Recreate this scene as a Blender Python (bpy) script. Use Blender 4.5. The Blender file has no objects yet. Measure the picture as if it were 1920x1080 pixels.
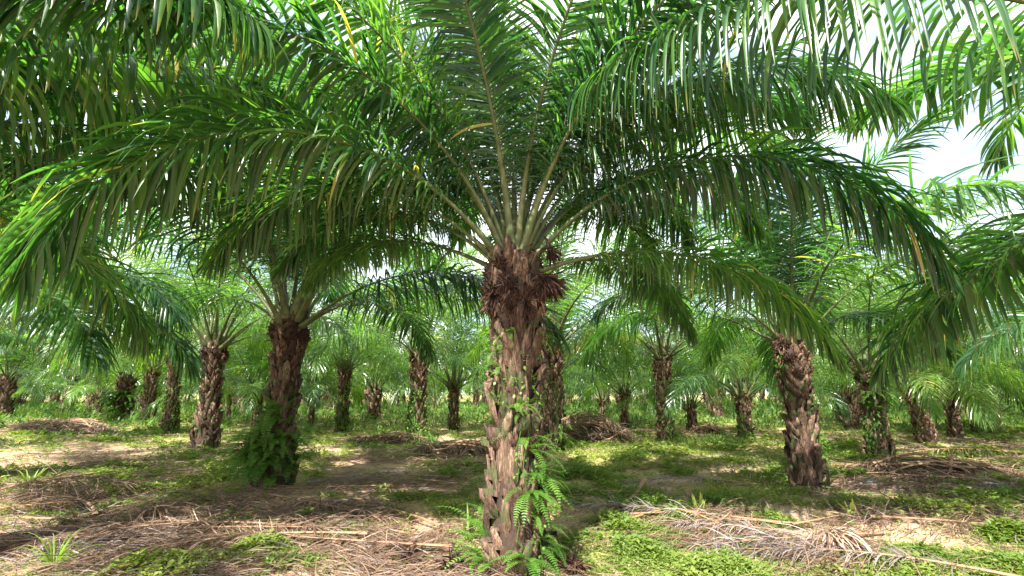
import bpy, math, random
import numpy as np
from math import radians as R, pi
rng = np.random.default_rng(7)
random.seed(7)
scene = bpy.context.scene
COL = scene.collection

# ------------------------------------------------------------------ camera maths (used to read places off the photo)
PITCH, F = R(12.9), 853.0
CAM = np.array([0, 0, 1.7])
FW = np.array([0, math.cos(PITCH), math.sin(PITCH)])
UP = np.array([0, -math.sin(PITCH), math.cos(PITCH)])
def ray(px, py): return FW + np.array([1, 0, 0])*(px-960)/F + UP*(540-py)/F
def ground(px, py):
    d = ray(px, py); return CAM + d*(-CAM[2]/d[2])
def at_depth(px, py, Y):
    d = ray(px, py); return CAM + d*Y/d[1]
def proj(p):
    q = p-CAM; z = q@FW
    return 960+F*q[..., 0]/z, 540-F*(q@UP)/z

# ------------------------------------------------------------------ noise
def _h(i, j, s):
    n = (i*374761393 + j*668265263 + s*982451653) & 0x7fffffff
    n = ((n ^ (n >> 13))*1274126177) & 0x7fffffff
    return ((n ^ (n >> 16)) & 0xffff)/65535.0
def vn(x, y, sc, s=0):
    x = np.asarray(x, float)/sc+500; y = np.asarray(y, float)/sc+500
    i = np.floor(x).astype(np.int64); j = np.floor(y).astype(np.int64)
    u = x-i; v = y-j; u = u*u*(3-2*u); v = v*v*(3-2*v)
    return (_h(i, j, s)*(1-u)+_h(i+1, j, s)*u)*(1-v)+(_h(i, j+1, s)*(1-u)+_h(i+1, j+1, s)*u)*v
def fbm(x, y, sc, s=0):
    return .5*vn(x, y, sc, s)+.3*vn(x, y, sc*.45, s+1)+.2*vn(x, y, sc*.2, s+2)
def gh(x, y):
    x = np.asarray(x, float); y = np.asarray(y, float)
    return (fbm(x, y, 3.2, 11)-.5)*.16+(vn(x, y, .5, 15)-.5)*.035+(vn(x, y, 14, 17)-.5)*.3*np.clip((np.hypot(x, y)-12)/20, 0, 1)

# ------------------------------------------------------------------ mesh builder
class MB:
    def __init__(s): s.v = []; s.f = []; s.m = []; s.a = []; s.n = 0
    def add(s, v, f, m=0, a=None):
        v = np.asarray(v, np.float32).reshape(-1, 3); f = np.asarray(f, np.int64).reshape(-1, 4)
        s.v.append(v); s.f.append(f+s.n); s.m.append(np.full(len(f), m, np.int32))
        if a is None: a = np.full((len(v), 4), .5, np.float32)
        s.a.append(np.broadcast_to(np.asarray(a, np.float32), (len(v), 4)))
        s.n += len(v)
    def mesh(s, name, mats, smooth=True):
        v = np.concatenate(s.v); f = np.concatenate(s.f); m = np.concatenate(s.m); a = np.concatenate(s.a)
        me = bpy.data.meshes.new(name)
        me.vertices.add(len(v)); me.vertices.foreach_set('co', v.ravel())
        me.loops.add(len(f)*4); me.loops.foreach_set('vertex_index', f.ravel().astype(np.int32))
        me.polygons.add(len(f)); me.polygons.foreach_set('loop_start', (np.arange(len(f))*4).astype(np.int32))
        me.polygons.foreach_set('material_index', m)
        for x in mats: me.materials.append(x)
        at = me.attributes.new('lv', 'FLOAT_COLOR', 'POINT'); at.data.foreach_set('color', np.ascontiguousarray(a).ravel())
        me.polygons.foreach_set('use_smooth', np.full(len(f), smooth))
        me.update(calc_edges=True)
        return me
def obj(name, me, parent=None, loc=(0, 0, 0), rz=0, sc=1):
    o = bpy.data.objects.new(name, me); COL.objects.link(o)
    if parent: o.parent = parent
    o.location = loc; o.rotation_euler = (0, 0, rz); o.scale = (sc,)*3
    return o
def tag(o, label=None, cat=None, group=None, kind=None):
    if label: o['label'] = label
    if cat: o['category'] = cat
    if group: o['group'] = group
    if kind: o['kind'] = kind
    return o
def nrm(a): return a/np.maximum(np.linalg.norm(a, axis=-1, keepdims=True), 1e-9)
def grid_faces(nu, nv, closed=False):
    i, j = np.meshgrid(np.arange(nu-1), np.arange(nv if closed else nv-1), indexing='ij')
    j2 = (j+1) % nv
    return np.stack([i*nv+j, i*nv+j2, (i+1)*nv+j2, (i+1)*nv+j], -1).reshape(-1, 4)
def strip_faces(n, K, c):
    base = grid_faces(K+1, c)
    return (np.arange(n)[:, None, None]*((K+1)*c)+base[None]).reshape(-1, 4)

WP_U = np.array([0, .12, .3, .55, .8, 1.0]); WP_W = np.array([.45, .85, 1, .9, .55, .06])
def leaflets(P, d0, w0, ln, wd, g, K, fold=0.18, r=None, twist=0.0, floor=None, wp=(WP_U, WP_W), gpow=1.0, ft=None, kink=0.0, curl=None):
    n = len(P); P = P.copy(); d = nrm(d0); w = nrm(w0-(w0*d).sum(-1, keepdims=True)*d)
    if twist:
        t = rng.normal(0, twist, (n, 1)); nn = np.cross(d, w); w = w*np.cos(t)+nn*np.sin(t)
    c = 3 if fold else 2
    V = np.zeros((n, K+1, c, 3)); g = np.broadcast_to(g, (n,))
    rr = rng.random(n) if r is None else r
    ks = np.zeros(n, int)+99
    if kink > 0: ks = np.where(rng.random(n) < kink, rng.integers(1, K, n), 99)
    for k in range(K+1):
        u = k/K; ww = np.interp(u, *wp)*wd[:, None]*.5
        nn = np.cross(d, w)
        if c == 3:
            V[:, k, 0] = P-w*ww+nn*ww*fold*2*-.6; V[:, k, 1] = P+nn*ww*fold*.6; V[:, k, 2] = P+w*ww+nn*ww*fold*2*-.6
        else:
            V[:, k, 0] = P-w*ww; V[:, k, 1] = P+w*ww
        if k < K:
            gg = (g/K*(.35+1.3*u)**gpow)[:, None]
            gg = np.where((ks == k)[:, None], gg+1.6, gg)
            d = d+gg*np.array([0, 0, -1.])
            if curl is not None: d = d+curl/K
            d = nrm(d)
            w = nrm(w-(w*d).sum(-1, keepdims=True)*d)
            P = P+d*(ln/K)[:, None]
            if floor is not None:
                z = floor(P[:, 0], P[:, 1])+.012+rr*.02
                P[:, 2] = np.maximum(P[:, 2], z)
    A = np.zeros((n, K+1, c, 4)); A[..., 0] = rr[:, None, None]; A[..., 1] = (np.arange(K+1)/K)[None, :, None]
    A[..., 2] = (rng.random(n) if ft is None else ft)[:, None, None]; A[..., 3] = 1
    return V.reshape(-1, 3), strip_faces(n, K, c), A.reshape(-1, 4)

def tube(path, rad, sides=6, flat=1.0, upv=(0, 0, 1)):
    path = np.asarray(path, float); n = len(path)
    T = nrm(np.gradient(path, axis=0)); rad = np.broadcast_to(rad, (n,))
    S = nrm(np.cross(T, np.array(upv, float)+1e-4)); N = np.cross(S, T)
    a = np.arange(sides)/sides*2*pi
    V = path[:, None]+rad[:, None, None]*(S[:, None]*np.cos(a)[None, :, None]+flat*N[:, None]*np.sin(a)[None, :, None])
    return V.reshape(-1, 3), grid_faces(n, sides, True)
def attr(n, a, b=.5, c=.5): return np.tile(np.array([a, b, c, 1.]), (n, 1))

# ------------------------------------------------------------------ materials
def nt(name):
    m = bpy.data.materials.new(name); m.use_nodes = True; t = m.node_tree; t.nodes.clear()
    return m, t, t.nodes, t.links
def N_(t, typ, **kw):
    n = t.nodes.new(typ)
    for k, v in kw.items():
        if k.startswith('i_'): n.inputs[k[2:].replace('_', ' ')].default_value = v
        else: setattr(n, k, v)
    return n
def ramp(t, fac, stops):
    r = t.nodes.new('ShaderNodeValToRGB'); e = r.color_ramp.elements
    while len(e) < len(stops): e.new(.5)
    for x, (p, c) in zip(e, stops): x.position = p; x.color = (*c, 1)
    t.links.new(fac, r.inputs[0]); return r.outputs[0]
def mix(t, f, a, b, mode='MIX'):
    m = t.nodes.new('ShaderNodeMix'); m.data_type = 'RGBA'; m.blend_type = mode
    for s, v in ((m.inputs[0], f), (m.inputs[6], a), (m.inputs[7], b)):
        if hasattr(v, 'links'): t.links.new(v, s)
        else: s.default_value = v if not isinstance(v, tuple) else (*v, 1)
    return m.outputs[2]
def leaf_mat(name, stops, trans_gain=(2.2, 2.6, .9), tr=.4, rough=.38, dry=(.3, .22, .08), dryat=1.0, spec=.5, drymix=.7, objvar=.35):
    m, t, ns, L = nt(name)
    at = N_(t, 'ShaderNodeAttribute', attribute_name='lv'); sep = ns.new('ShaderNodeSeparateColor'); L.new(at.outputs['Color'], sep.inputs[0])
    oi = ns.new('ShaderNodeObjectInfo')
    ma = N_(t, 'ShaderNodeMath', operation='MULTIPLY_ADD'); L.new(oi.outputs['Random'], ma.inputs[0]); ma.inputs[1].default_value = objvar; 
    ms = N_(t, 'ShaderNodeMath', operation='MULTIPLY'); L.new(sep.outputs[0], ms.inputs[0]); ms.inputs[1].default_value = 1-objvar
    L.new(ms.outputs[0], ma.inputs[2])
    c = ramp(t, ma.outputs[0], stops)
    # dry tips
    tp = N_(t, 'ShaderNodeMath', operation='ADD'); L.new(sep.outputs[1], tp.inputs[0])
    b2 = N_(t, 'ShaderNodeMath', operation='MULTIPLY'); L.new(sep.outputs[2], b2.inputs[0]); b2.inputs[1].default_value = .22; L.new(b2.outputs[0], tp.inputs[1])
    ss = N_(t, 'ShaderNodeMapRange'); ss.inputs[1].default_value = dryat; ss.inputs[2].default_value = dryat+.2; ss.inputs[4].default_value = drymix
    L.new(tp.outputs[0], ss.inputs[0])
    c = mix(t, ss.outputs[0], c, dry)
    geo = ns.new('ShaderNodeNewGeometry')
    p = N_(t, 'ShaderNodeBsdfPrincipled', i_Roughness=rough); L.new(c, p.inputs['Base Color'])
    p.inputs['Specular IOR Level'].default_value = spec
    tl = ns.new('ShaderNodeBsdfTranslucent'); tc = mix(t, 1.0, c, trans_gain, 'MULTIPLY'); L.new(tc, tl.inputs[0])
    mx = ns.new('ShaderNodeMixShader'); mx.inputs[0].default_value = tr
    L.new(p.outputs[0], mx.inputs[1]); L.new(tl.outputs[0], mx.inputs[2])
    o = ns.new('ShaderNodeOutputMaterial'); L.new(mx.outputs[0], o.inputs[0])
    return m
def rough_mat(name, stops, scale=(8, 8, 8), nscale=6, rough=.8, bump=.4, moss=None, mossamt=.0, useattr=True, detail=6, bdist=.02, contrast=.9):
    m, t, ns, L = nt(name)
    tc = ns.new('ShaderNodeTexCoord'); mp = ns.new('ShaderNodeMapping'); mp.inputs['Scale'].default_value = scale; L.new(tc.outputs['Object'], mp.inputs[0])
    no = N_(t, 'ShaderNodeTexNoise', i_Scale=nscale, i_Detail=detail, i_Roughness=.65); L.new(mp.outputs[0], no.inputs['Vector'])
    fac = no.outputs['Fac']
    if useattr:
        at = N_(t, 'ShaderNodeAttribute', attribute_name='lv'); sep = ns.new('ShaderNodeSeparateColor'); L.new(at.outputs['Color'], sep.inputs[0])
        mm = N_(t, 'ShaderNodeMath', operation='MULTIPLY_ADD'); L.new(sep.outputs[0], mm.inputs[0]); mm.inputs[1].default_value = .6
        m2 = N_(t, 'ShaderNodeMath', operation='MULTIPLY_ADD'); L.new(fac, m2.inputs[0]); m2.inputs[1].default_value = contrast; m2.inputs[2].default_value = .2-contrast*.5
        L.new(m2.outputs[0], mm.inputs[2]); fac2 = mm.outputs[0]
    else: fac2 = fac
    c = ramp(t, fac2, stops)
    if moss:
        n2 = N_(t, 'ShaderNodeTexNoise', i_Scale=3.5, i_Detail=5); L.new(tc.outputs['Object'], n2.inputs['Vector'])
        mr = N_(t, 'ShaderNodeMapRange'); mr.inputs[1].default_value = .62-mossamt*.2; mr.inputs[2].default_value = .72-mossamt*.15; mr.inputs[4].default_value = .8
        L.new(n2.outputs['Fac'], mr.inputs[0]); c = mix(t, mr.outputs[0], c, moss)
    p = N_(t, 'ShaderNodeBsdfPrincipled', i_Roughness=rough); L.new(c, p.inputs['Base Color']); p.inputs['Specular IOR Level'].default_value = .3
    b = N_(t, 'ShaderNodeBump', i_Strength=bump, i_Distance=bdist); L.new(no.outputs['Fac'], b.inputs['Height']); L.new(b.outputs[0], p.inputs['Normal'])
    o = ns.new('ShaderNodeOutputMaterial'); L.new(p.outputs[0], o.inputs[0])
    return m
M = {}
GREEN = [(0, (.006, .025, .015)), (.35, (.017, .052, .024)), (.58, (.036, .092, .028)), (.9, (.095, .172, .04)), (.96, (.095, .172, .04)), (1, (.34, .27, .08))]
M['leaf'] = leaf_mat('palm_leaf', GREEN, tr=.42, rough=.32, spec=.5, trans_gain=(3.0, 3.6, 1.0))
M['leaf_far'] = leaf_mat('palm_leaf_distant', [(0, (.014, .042, .018)), (.5, (.042, .095, .025)), (1, (.155, .235, .045))], tr=.46, rough=.3, spec=.6, trans_gain=(2.5, 2.7, .9))
M['leaf_mid'] = leaf_mat('palm_leaf_middle', [(0, (.022, .060, .026)), (.4, (.040, .098, .026)), (.9, (.13, .205, .042)), (.96, (.13, .205, .042)), (1, (.36, .30, .09))], tr=.46, rough=.3, spec=.7, trans_gain=(3.0, 3.3, .9))
M['leaf_yellow'] = leaf_mat('palm_leaf_yellowing', [(0, (.20, .24, .03)), (1, (.38, .36, .05))], trans_gain=(1.6, 1.6, .8), dry=(.35, .22, .08), dryat=.6)
M['rachis'] = rough_mat('frond_stalk', [(.2, (.035, .045, .018)), (.5, (.085, .105, .038)), (.9, (.21, .175, .085))], (1, 1, 1), 9, .5, .15)
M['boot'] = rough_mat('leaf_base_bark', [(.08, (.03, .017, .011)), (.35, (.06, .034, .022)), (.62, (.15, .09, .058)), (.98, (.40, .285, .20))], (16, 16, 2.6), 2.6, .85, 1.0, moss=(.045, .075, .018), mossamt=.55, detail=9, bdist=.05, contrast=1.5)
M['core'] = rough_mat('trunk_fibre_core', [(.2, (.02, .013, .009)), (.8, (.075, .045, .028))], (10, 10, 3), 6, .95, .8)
M['fibre'] = leaf_mat('dry_fibre', [(0, (.04, .018, .01)), (.5, (.11, .052, .028)), (1, (.32, .19, .115))], (1.2, 1.1, 1), .12, .8, dryat=2, spec=.2)
M['bunch'] = rough_mat('spent_bunch', [(.1, (.012, .007, .005)), (.6, (.05, .022, .014)), (1, (.15, .07, .04))], (20, 20, 20), 5, .8, .6)
M['dry'] = leaf_mat('dry_leaflet', [(0, (.045, .025, .016)), (.4, (.13, .078, .050)), (.75, (.25, .168, .112)), (1, (.46, .36, .27))], (1.2, 1.1, 1), .15, .6, dryat=2, spec=.35)
M['drygrey'] = leaf_mat('weathered_leaflet', [(0, (.05, .036, .032)), (.5, (.14, .11, .10)), (1, (.34, .29, .28))], (1.1, 1.1, 1), .12, .6, dryat=2, spec=.35)
M['stalk_dry'] = rough_mat('dry_stalk', [(.1, (.10, .055, .03)), (.5, (.22, .13, .075)), (.9, (.36, .25, .16))], (3, 3, 3), 8, .7, .4)
M['stalk_ochre'] = rough_mat('ochre_stalk', [(.1, (.10, .05, .02)), (.5, (.26, .14, .045)), (.9, (.42, .27, .09))], (2, 2, 2), 5, .55, .2)
M['weed'] = leaf_mat('weed_leaf', [(0, (.06, .12, .02)), (.5, (.135, .185, .035)), (1, (.33, .34, .095))], (1.8, 1.9, .8), .4, .5, dryat=2, spec=.35)
M['grass'] = leaf_mat('grass_blade', [(0, (.09, .18, .02)), (.6, (.2, .3, .045)), (1, (.34, .40, .10))], (1.6, 1.7, .8), .4, .5, dry=(.4, .33, .16), dryat=.8, spec=.35)
M['fern'] = leaf_mat('fern_leaf', [(0, (.03, .09, .014)), (.5, (.075, .17, .022)), (1, (.17, .26, .05))], (1.9, 1.9, .7), .42, .5, dryat=2, spec=.35)
M['under'] = leaf_mat('undergrowth_leaf', [(0, (.018, .05, .014)), (.5, (.06, .125, .025)), (1, (.17, .26, .06))], (1.8, 1.9, .8), .4, .5, dryat=2, spec=.35)

# ------------------------------------------------------------------ ground cover map
# (px, py, rx, ry, green, litter, sand)
BL = [(1130, 875, 110, 35, 1.0, -.5, 0), (1230, 845, 120, 16, .7, 0, 0), (1090, 912, 130, 16, -.4, .2, .9), (1270, 905, 120, 14, -.1, .4, .5), (1200, 1045, 190, 55, 1.0, -.3, 0),
      (1330, 975, 200, 22, .1, 1.0, 0), (1700, 985, 170, 32, -.7, 0, 1.3), (1850, 1020, 110, 35, -.4, .5, .9), (1620, 1020, 110, 24, .9, -.2, 0), (1590, 1050, 110, 34, .2, .9, 0),
      (1760, 1060, 160, 40, .9, -.4, .2), (1740, 905, 180, 26, -.1, 1.2, 0), (1430, 945, 130, 20, .8, -.2, 0), (1500, 950, 60, 10, -.3, 0, .8), (1600, 935, 60, 14, .6, 0, 0),
      (1700, 865, 130, 12, .9, -.3, 0), (1420, 845, 180, 12, .4, 0, .3), (800, 865, 130, 30, -.5, 1.2, 0), (700, 900, 120, 16, -.2, .6, .3), (820, 950, 110, 26, .8, .2, 0),
      (600, 960, 120, 20, -.3, 1.1, 0), (420, 985, 200, 26, -.3, 1.2, 0), (600, 1035, 220, 40, .2, 1.0, 0), (380, 920, 130, 20, .7, .2, 0), (230, 900, 120, 14, .2, .3, .5),
      (120, 870, 170, 20, -.3, 1.0, 0), (110, 945, 150, 30, -.3, 1.1, 0), (200, 1020, 160, 26, -.3, 1.2, 0), (90, 1060, 110, 26, .4, .5, .2), (420, 870, 110, 14, .7, .1, .1),
      (110, 812, 180, 20, -.3, .9, .2), (330, 815, 160, 12, .6, .2, .2), (600, 820, 110, 12, .3, .4, 0), (760, 815, 130, 10, .8, -.2, .2), (1870, 890, 90, 18, -.2, .8, .2),
      (640, 1000, 150, 18, .6, .4, 0), (700, 1055, 90, 20, .5, .3, 0), (850, 1060, 60, 20, -.3, .3, .6), (300, 850, 140, 14, -.2, .5, .4), (1340, 1010, 120, 16, .4, .7, 0)]
def cover(x, y):
    x = np.asarray(x, float); y = np.asarray(y, float)
    g = (fbm(x, y, 1.5, 31)-.49)*3.6+.42; l = (fbm(x, y, 2.4, 41)-.5)*2.0+.3; s = (fbm(x, y, 1.9, 51)-.5)*2.4+.25
    p = np.stack([x, y, np.zeros_like(x)], -1); px, py = proj(p)
    ok = (y > 1) & (y < 40)
    wx = (vn(x, y, .7, 61)-.5)*1.2; wy = (vn(x, y, .7, 62)-.5)*1.2
    for bx, by, rx, ry, a, b, c in BL:
        w = np.where(ok, np.exp(-np.clip(((px-bx)/rx+wx)**2+((py-by)/ry+wy)**2, 0, 30)*.8), 0)
        g = g+a*.75*w; l = l+b*w*.8; s = s+c*w
    g = g+np.clip((y-13)/10, 0, 1)*.35+np.clip((y-26)/10, 0, 1)*.6; s = s-np.clip((y-24)/8, 0, 1)*2; l = l-np.clip((y-24)/8, 0, 1)*2
    return np.clip(g, 0, 1), np.clip(l, 0, 1), np.clip(s, 0, 1)

def build_ground():
    a = np.linspace(-1, 1, 330); xs = np.sign(a)*(np.abs(a)*15+np.abs(a)**9*330)
    b = np.linspace(0, 1, 300); ys = -12+b*45+b**10*420
    X, Y = np.meshgrid(xs, ys, indexing='ij'); Z = gh(X, Y)
    g, l, s = cover(X, Y)
    mb = MB(); A = np.stack([g, l, s, np.ones_like(g)], -1).reshape(-1, 4)
    mb.add(np.stack([X, Y, Z], -1), grid_faces(len(xs), len(ys)), 0, A)
    m, t, ns, L = nt('plantation_soil')
    at = N_(t, 'ShaderNodeAttribute', attribute_name='lv'); sep = ns.new('ShaderNodeSeparateColor'); L.new(at.outputs['Color'], sep.inputs[0])
    tc = ns.new('ShaderNodeTexCoord')
    n1 = N_(t, 'ShaderNodeTexNoise', i_Scale=1.3, i_Detail=8, i_Roughness=.7); L.new(tc.outputs['Object'], n1.inputs['Vector'])
    n2 = N_(t, 'ShaderNodeTexNoise', i_Scale=26, i_Detail=6, i_Roughness=.75); L.new(tc.outputs['Object'], n2.inputs['Vector'])
    mp = ns.new('ShaderNodeMapping'); mp.inputs['Scale'].default_value = (6, 50, 20); mp.inputs['Rotation'].default_value = (0, 0, .3); L.new(tc.outputs['Object'], mp.inputs[0])
    n3 = N_(t, 'ShaderNodeTexNoise', i_Scale=1.5, i_Detail=4, i_Distortion=1.5); L.new(mp.outputs[0], n3.inputs['Vector'])
    soil = ramp(t, n2.outputs['Fac'], [(.25, (.17, .095, .055)), (.5, (.34, .21, .13)), (.75, (.50, .35, .235))])
    lit = ramp(t, n3.outputs['Fac'], [(.3, (.13, .08, .055)), (.5, (.29, .195, .14)), (.7, (.46, .35, .26))])
    grn = ramp(t, n2.outputs['Fac'], [(.35, (.22, .15, .07)), (.5, (.17, .21, .04)), (.7, (.32, .34, .09))])
    c = mix(t, sep.outputs[1], soil, lit)
    pale = ramp(t, n2.outputs['Fac'], [(.25, (.24, .15, .095)), (.7, (.48, .34, .23))])
    c = mix(t, sep.outputs[2], c, pale)
    mg = N_(t, 'ShaderNodeMath', operation='MULTIPLY'); L.new(sep.outputs[0], mg.inputs[0])
    mr = N_(t, 'ShaderNodeMapRange'); mr.inputs[1].default_value = .35; mr.inputs[2].default_value = .6; L.new(n1.outputs['Fac'], mr.inputs[0]); L.new(mr.outputs[0], mg.inputs[1])
    c = mix(t, mg.outputs[0], c, grn)
    p = N_(t, 'ShaderNodeBsdfPrincipled', i_Roughness=.95); L.new(c, p.inputs['Base Color']); p.inputs['Specular IOR Level'].default_value = .15
    bp = N_(t, 'ShaderNodeBump', i_Strength=.7, i_Distance=.03); L.new(n2.outputs['Fac'], bp.inputs['Height']); L.new(bp.outputs[0], p.inputs['Normal'])
    o = ns.new('ShaderNodeOutputMaterial'); L.new(p.outputs[0], o.inputs[0])
    tag(obj('ground', mb.mesh('ground', [m])), 'bare orange plantation soil under weeds and dry leaf litter', 'ground', kind='structure')
build_ground()

def scatter(n, dens, lo=768, hi=1110):
    """points on the ground, thinner with distance, kept with probability dens()"""
    px = rng.uniform(-350, 2270, n*3); py = lo+(hi-lo)*rng.random(n*3)**.9
    d = FW[None]+np.array([1, 0, 0])[None]*((px-960)/F)[:, None]+UP[None]*((540-py)/F)[:, None]
    t = -CAM[2]/d[:, 2]; p = CAM+d*t[:, None]
    p = p[p[:, 1] < 45]
    g, l, s = cover(p[:, 0], p[:, 1])
    k = rng.random(len(p)) < dens(g, l, s, p)
    p = p[k][:n]; p[:, 2] = gh(p[:, 0], p[:, 1]); return p

def build_cover():
    # low weeds: little rosettes of oval leaves
    p = scatter(90000, lambda g, l, s, p: np.clip(g*1.1-.1, 0, 1)**1.2*np.clip(fbm(p[:, 0], p[:, 1], .45, 19)*5-1.9, .04, 1)+.025)
    n = len(p); dist = np.hypot(p[:, 0], p[:, 1]); sc = np.clip((dist/5)**.72, .8, 4)
    big = (vn(p[:, 0], p[:, 1], .45, 77)**2.2)
    hgt = (.012+.16*big*rng.random(n))*np.clip(sc, .8, 1.6)
    mb = MB(); NL = 5
    az = rng.random((n, 1))*6.28+np.arange(NL)[None]*2.4+rng.normal(0, .4, (n, NL))
    tilt = rng.uniform(-.1, .9, (n, NL)); ln = (.012+.03*rng.random((n, NL))**2)*(1+1.2*big[:, None])*sc[:, None]
    D = np.stack([np.cos(az)*np.cos(tilt), np.sin(az)*np.cos(tilt), np.sin(tilt)], -1)
    S = np.stack([-np.sin(az), np.cos(az), np.zeros_like(az)], -1)
    Nn = np.cross(D, S)
    B = p[:, None]+np.stack([np.cos(az)*.012, np.sin(az)*.012, hgt[:, None]*rng.uniform(.3, 1, (n, NL))], -1)*np.array([1, 1, 1])
    B[..., :2] += rng.normal(0, .012, (n, NL, 2))*sc[:, None, None]
    w = ln*rng.uniform(.25, .38, (n, NL))
    V = np.stack([B, B+D*ln[..., None]*.5+S*w[..., None]+Nn*ln[..., None]*.1, B+D*ln[..., None]-np.array([0, 0, .15])*ln[..., None], B+D*ln[..., None]*.5-S*w[..., None]+Nn*ln[..., None]*.1], 2)
    r = np.clip(vn(p[:, 0], p[:, 1], 1.1, 91)[:, None]*.8+rng.normal(0, .16, (n, NL))+.1, 0, 1)
    A = np.ones((n, NL, 4, 4)); A[..., 0] = r[..., None]; A[..., 1] = .3; A[..., 2] = .3
    mb.add(V, np.arange(n*NL*4).reshape(-1, 4), 0, A.reshape(-1, 4))
    tag(obj('low_weeds', mb.mesh('low_weeds', [M['weed']], False)), 'bright green low weeds creeping over the soil', 'weeds', kind='stuff')
    # grass
    p = scatter(30000, lambda g, l, s, p: np.clip(g*.9, 0, 1)*np.clip(fbm(p[:, 0], p[:, 1], 1.6, 95)*2.4-.75, 0, 1)+.02)
    n = len(p); dist = np.hypot(p[:, 0], p[:, 1]); sc = np.clip((dist/5)**.6, .8, 3)
    az = rng.random(n)*6.28; ti = rng.uniform(.7, 1.4, n)
    d0 = np.stack([np.cos(az)*np.cos(ti), np.sin(az)*np.cos(ti), np.sin(ti)], -1); w0 = np.stack([-np.sin(az), np.cos(az), 0*az], -1)
    mb = MB(); mb.add(*(lambda v, f, a: (v, f, 0, a))(*leaflets(p, d0, w0, rng.uniform(.03, .11, n)*sc**.7, .004*sc*rng.uniform(.7, 1.4, n), rng.uniform(.3, 1.4, n), 3, 0, r=np.clip(rng.normal(.55, .25, n), 0, 1))))
    tag(obj('grass', mb.mesh('grass', [M['grass']])), 'short yellow green grass between the weeds', 'grass', kind='stuff')
    # dry litter: curled leaflets, lying along the fronds they fell from
    for nm, mt, cnt, sd, lab in (('leaf_litter', 'dry', 60000, 101, 'brown dry palm leaflets littering the ground'), ('weathered_litter', 'drygrey', 11000, 131, 'grey weathered palm leaflets littering the ground')):
        p = scatter(cnt, lambda g, l, s, p: np.clip(l*1.3-.18, 0, 1)*(np.clip(fbm(p[:, 0], p[:, 1], 1.1, sd)*2.6-.75, 0, 1))*(1-s*.75)+.035*(sd == 101))
        n = len(p); dist = np.hypot(p[:, 0], p[:, 1]); sc = np.clip((dist/5)**.5, .8, 2.2)
        q = np.floor(p[:, :2]/.55+vn(p[:, 0], p[:, 1], .6, 5)[:, None]*1.5)
        az = _h(q[:, 0].astype(np.int64)+900, q[:, 1].astype(np.int64)+900, 3)*1.5-.75+np.where(rng.random(n) < .5, 0, pi)+rng.normal(0, .35, n)+(vn(p[:, 0], p[:, 1], 4, 9)-.5)*2
        ti = rng.normal(.12, .22, n)
        d0 = np.stack([np.cos(az)*np.cos(ti), np.sin(az)*np.cos(ti), np.sin(ti)], -1); w0 = np.stack([-np.sin(az), np.cos(az), 0*az], -1)
        p[:, 2] += rng.random(n)**2*.07+.01
        c = rng.normal(0, .35, (n, 1))*w0
        mb = MB(); v, f, a = leaflets(p, d0, w0, rng.uniform(.12, .42, n)*sc**.5, (.007*sc)*rng.uniform(.5, 1.5, n), rng.uniform(.1, .5, n), 4, 0, r=np.clip(rng.normal(.5, .28, n), 0, 1), twist=.7, floor=gh, curl=c)
        mb.add(v, f, 0, a)
        tag(obj(nm, mb.mesh(nm, [M[mt]])), lab, 'leaf litter', kind='stuff')
    # undergrowth further back
    n = 6500; y = 15+60*rng.random(n)**1.1; x = rng.uniform(-1.25, 1.25, n)*(y+4)
    k = (vn(x, y, 3.5, 201)*1.1+np.clip((y-19)/14, 0, .75) > .62+.0*x); x, y = x[k], y[k]; n = len(x)
    NB = 26; h = rng.uniform(.1, .6, n)*np.clip((y-8)/20, .3, 1.4)
    az = rng.random((n, NB))*6.28; ti = rng.uniform(.25, 1.35, (n, NB)); rad = rng.random((n, NB))*.35
    P = np.stack([x[:, None]+np.cos(az)*rad, y[:, None]+np.sin(az)*rad, gh(x, y)[:, None]+rng.random((n, NB))*h[:, None]*.7], -1).reshape(-1, 3)
    az = az.ravel(); ti = ti.ravel(); hh = np.repeat(h, NB)
    d0 = np.stack([np.cos(az)*np.cos(ti), np.sin(az)*np.cos(ti), np.sin(ti)], -1); w0 = np.stack([-np.sin(az), np.cos(az), 0*az], -1)
    r = np.clip(np.repeat(rng.random(n), NB)*.7+rng.normal(.15, .15, n*NB), 0, 1)
    mb = MB(); v, f, a = leaflets(P, d0, w0, hh*rng.uniform(.5, 1.1, n*NB), .045*np.clip(np.repeat(y, NB)/22, .5, 2)*rng.uniform(.5, 1.6, n*NB), rng.uniform(.6, 2.2, n*NB), 3, 0, r=r)
    mb.add(v, f, 0, a)
    tag(obj('undergrowth', mb.mesh('undergrowth', [M['under']])), 'tangled green undergrowth between the distant palms', 'undergrowth', kind='stuff')
build_cover()
def far_wood():
    # foliage of the palms too far off to tell apart
    n = 30000; y = rng.uniform(84, 122, n); x = rng.uniform(-170, 170, n); top = 5+3.5*vn(x, y, 6, 401)
    z = top*rng.random(n)**.8
    P = np.stack([x, y, z], -1); az = rng.random(n)*6.28; ti = rng.uniform(-.4, 1.2, n)
    d0 = np.stack([np.cos(az)*np.cos(ti), np.sin(az)*np.cos(ti), np.sin(ti)], -1); w0 = np.stack([-np.sin(az), np.cos(az), 0*az], -1)
    v, f, a = leaflets(P, d0, w0, rng.uniform(.8, 2.2, n), rng.uniform(.12, .4, n), 1.5, 3, 0, r=np.clip(vn(x, y, 5, 402)*.8+rng.normal(.1, .15, n), 0, 1))
    mb = MB(); mb.add(v, f, 0, a); tag(obj('far_foliage', mb.mesh('far_foliage', [M['leaf_far']])), 'far green palm foliage closing the view behind the back rows', 'foliage', kind='stuff')
far_wood()

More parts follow.
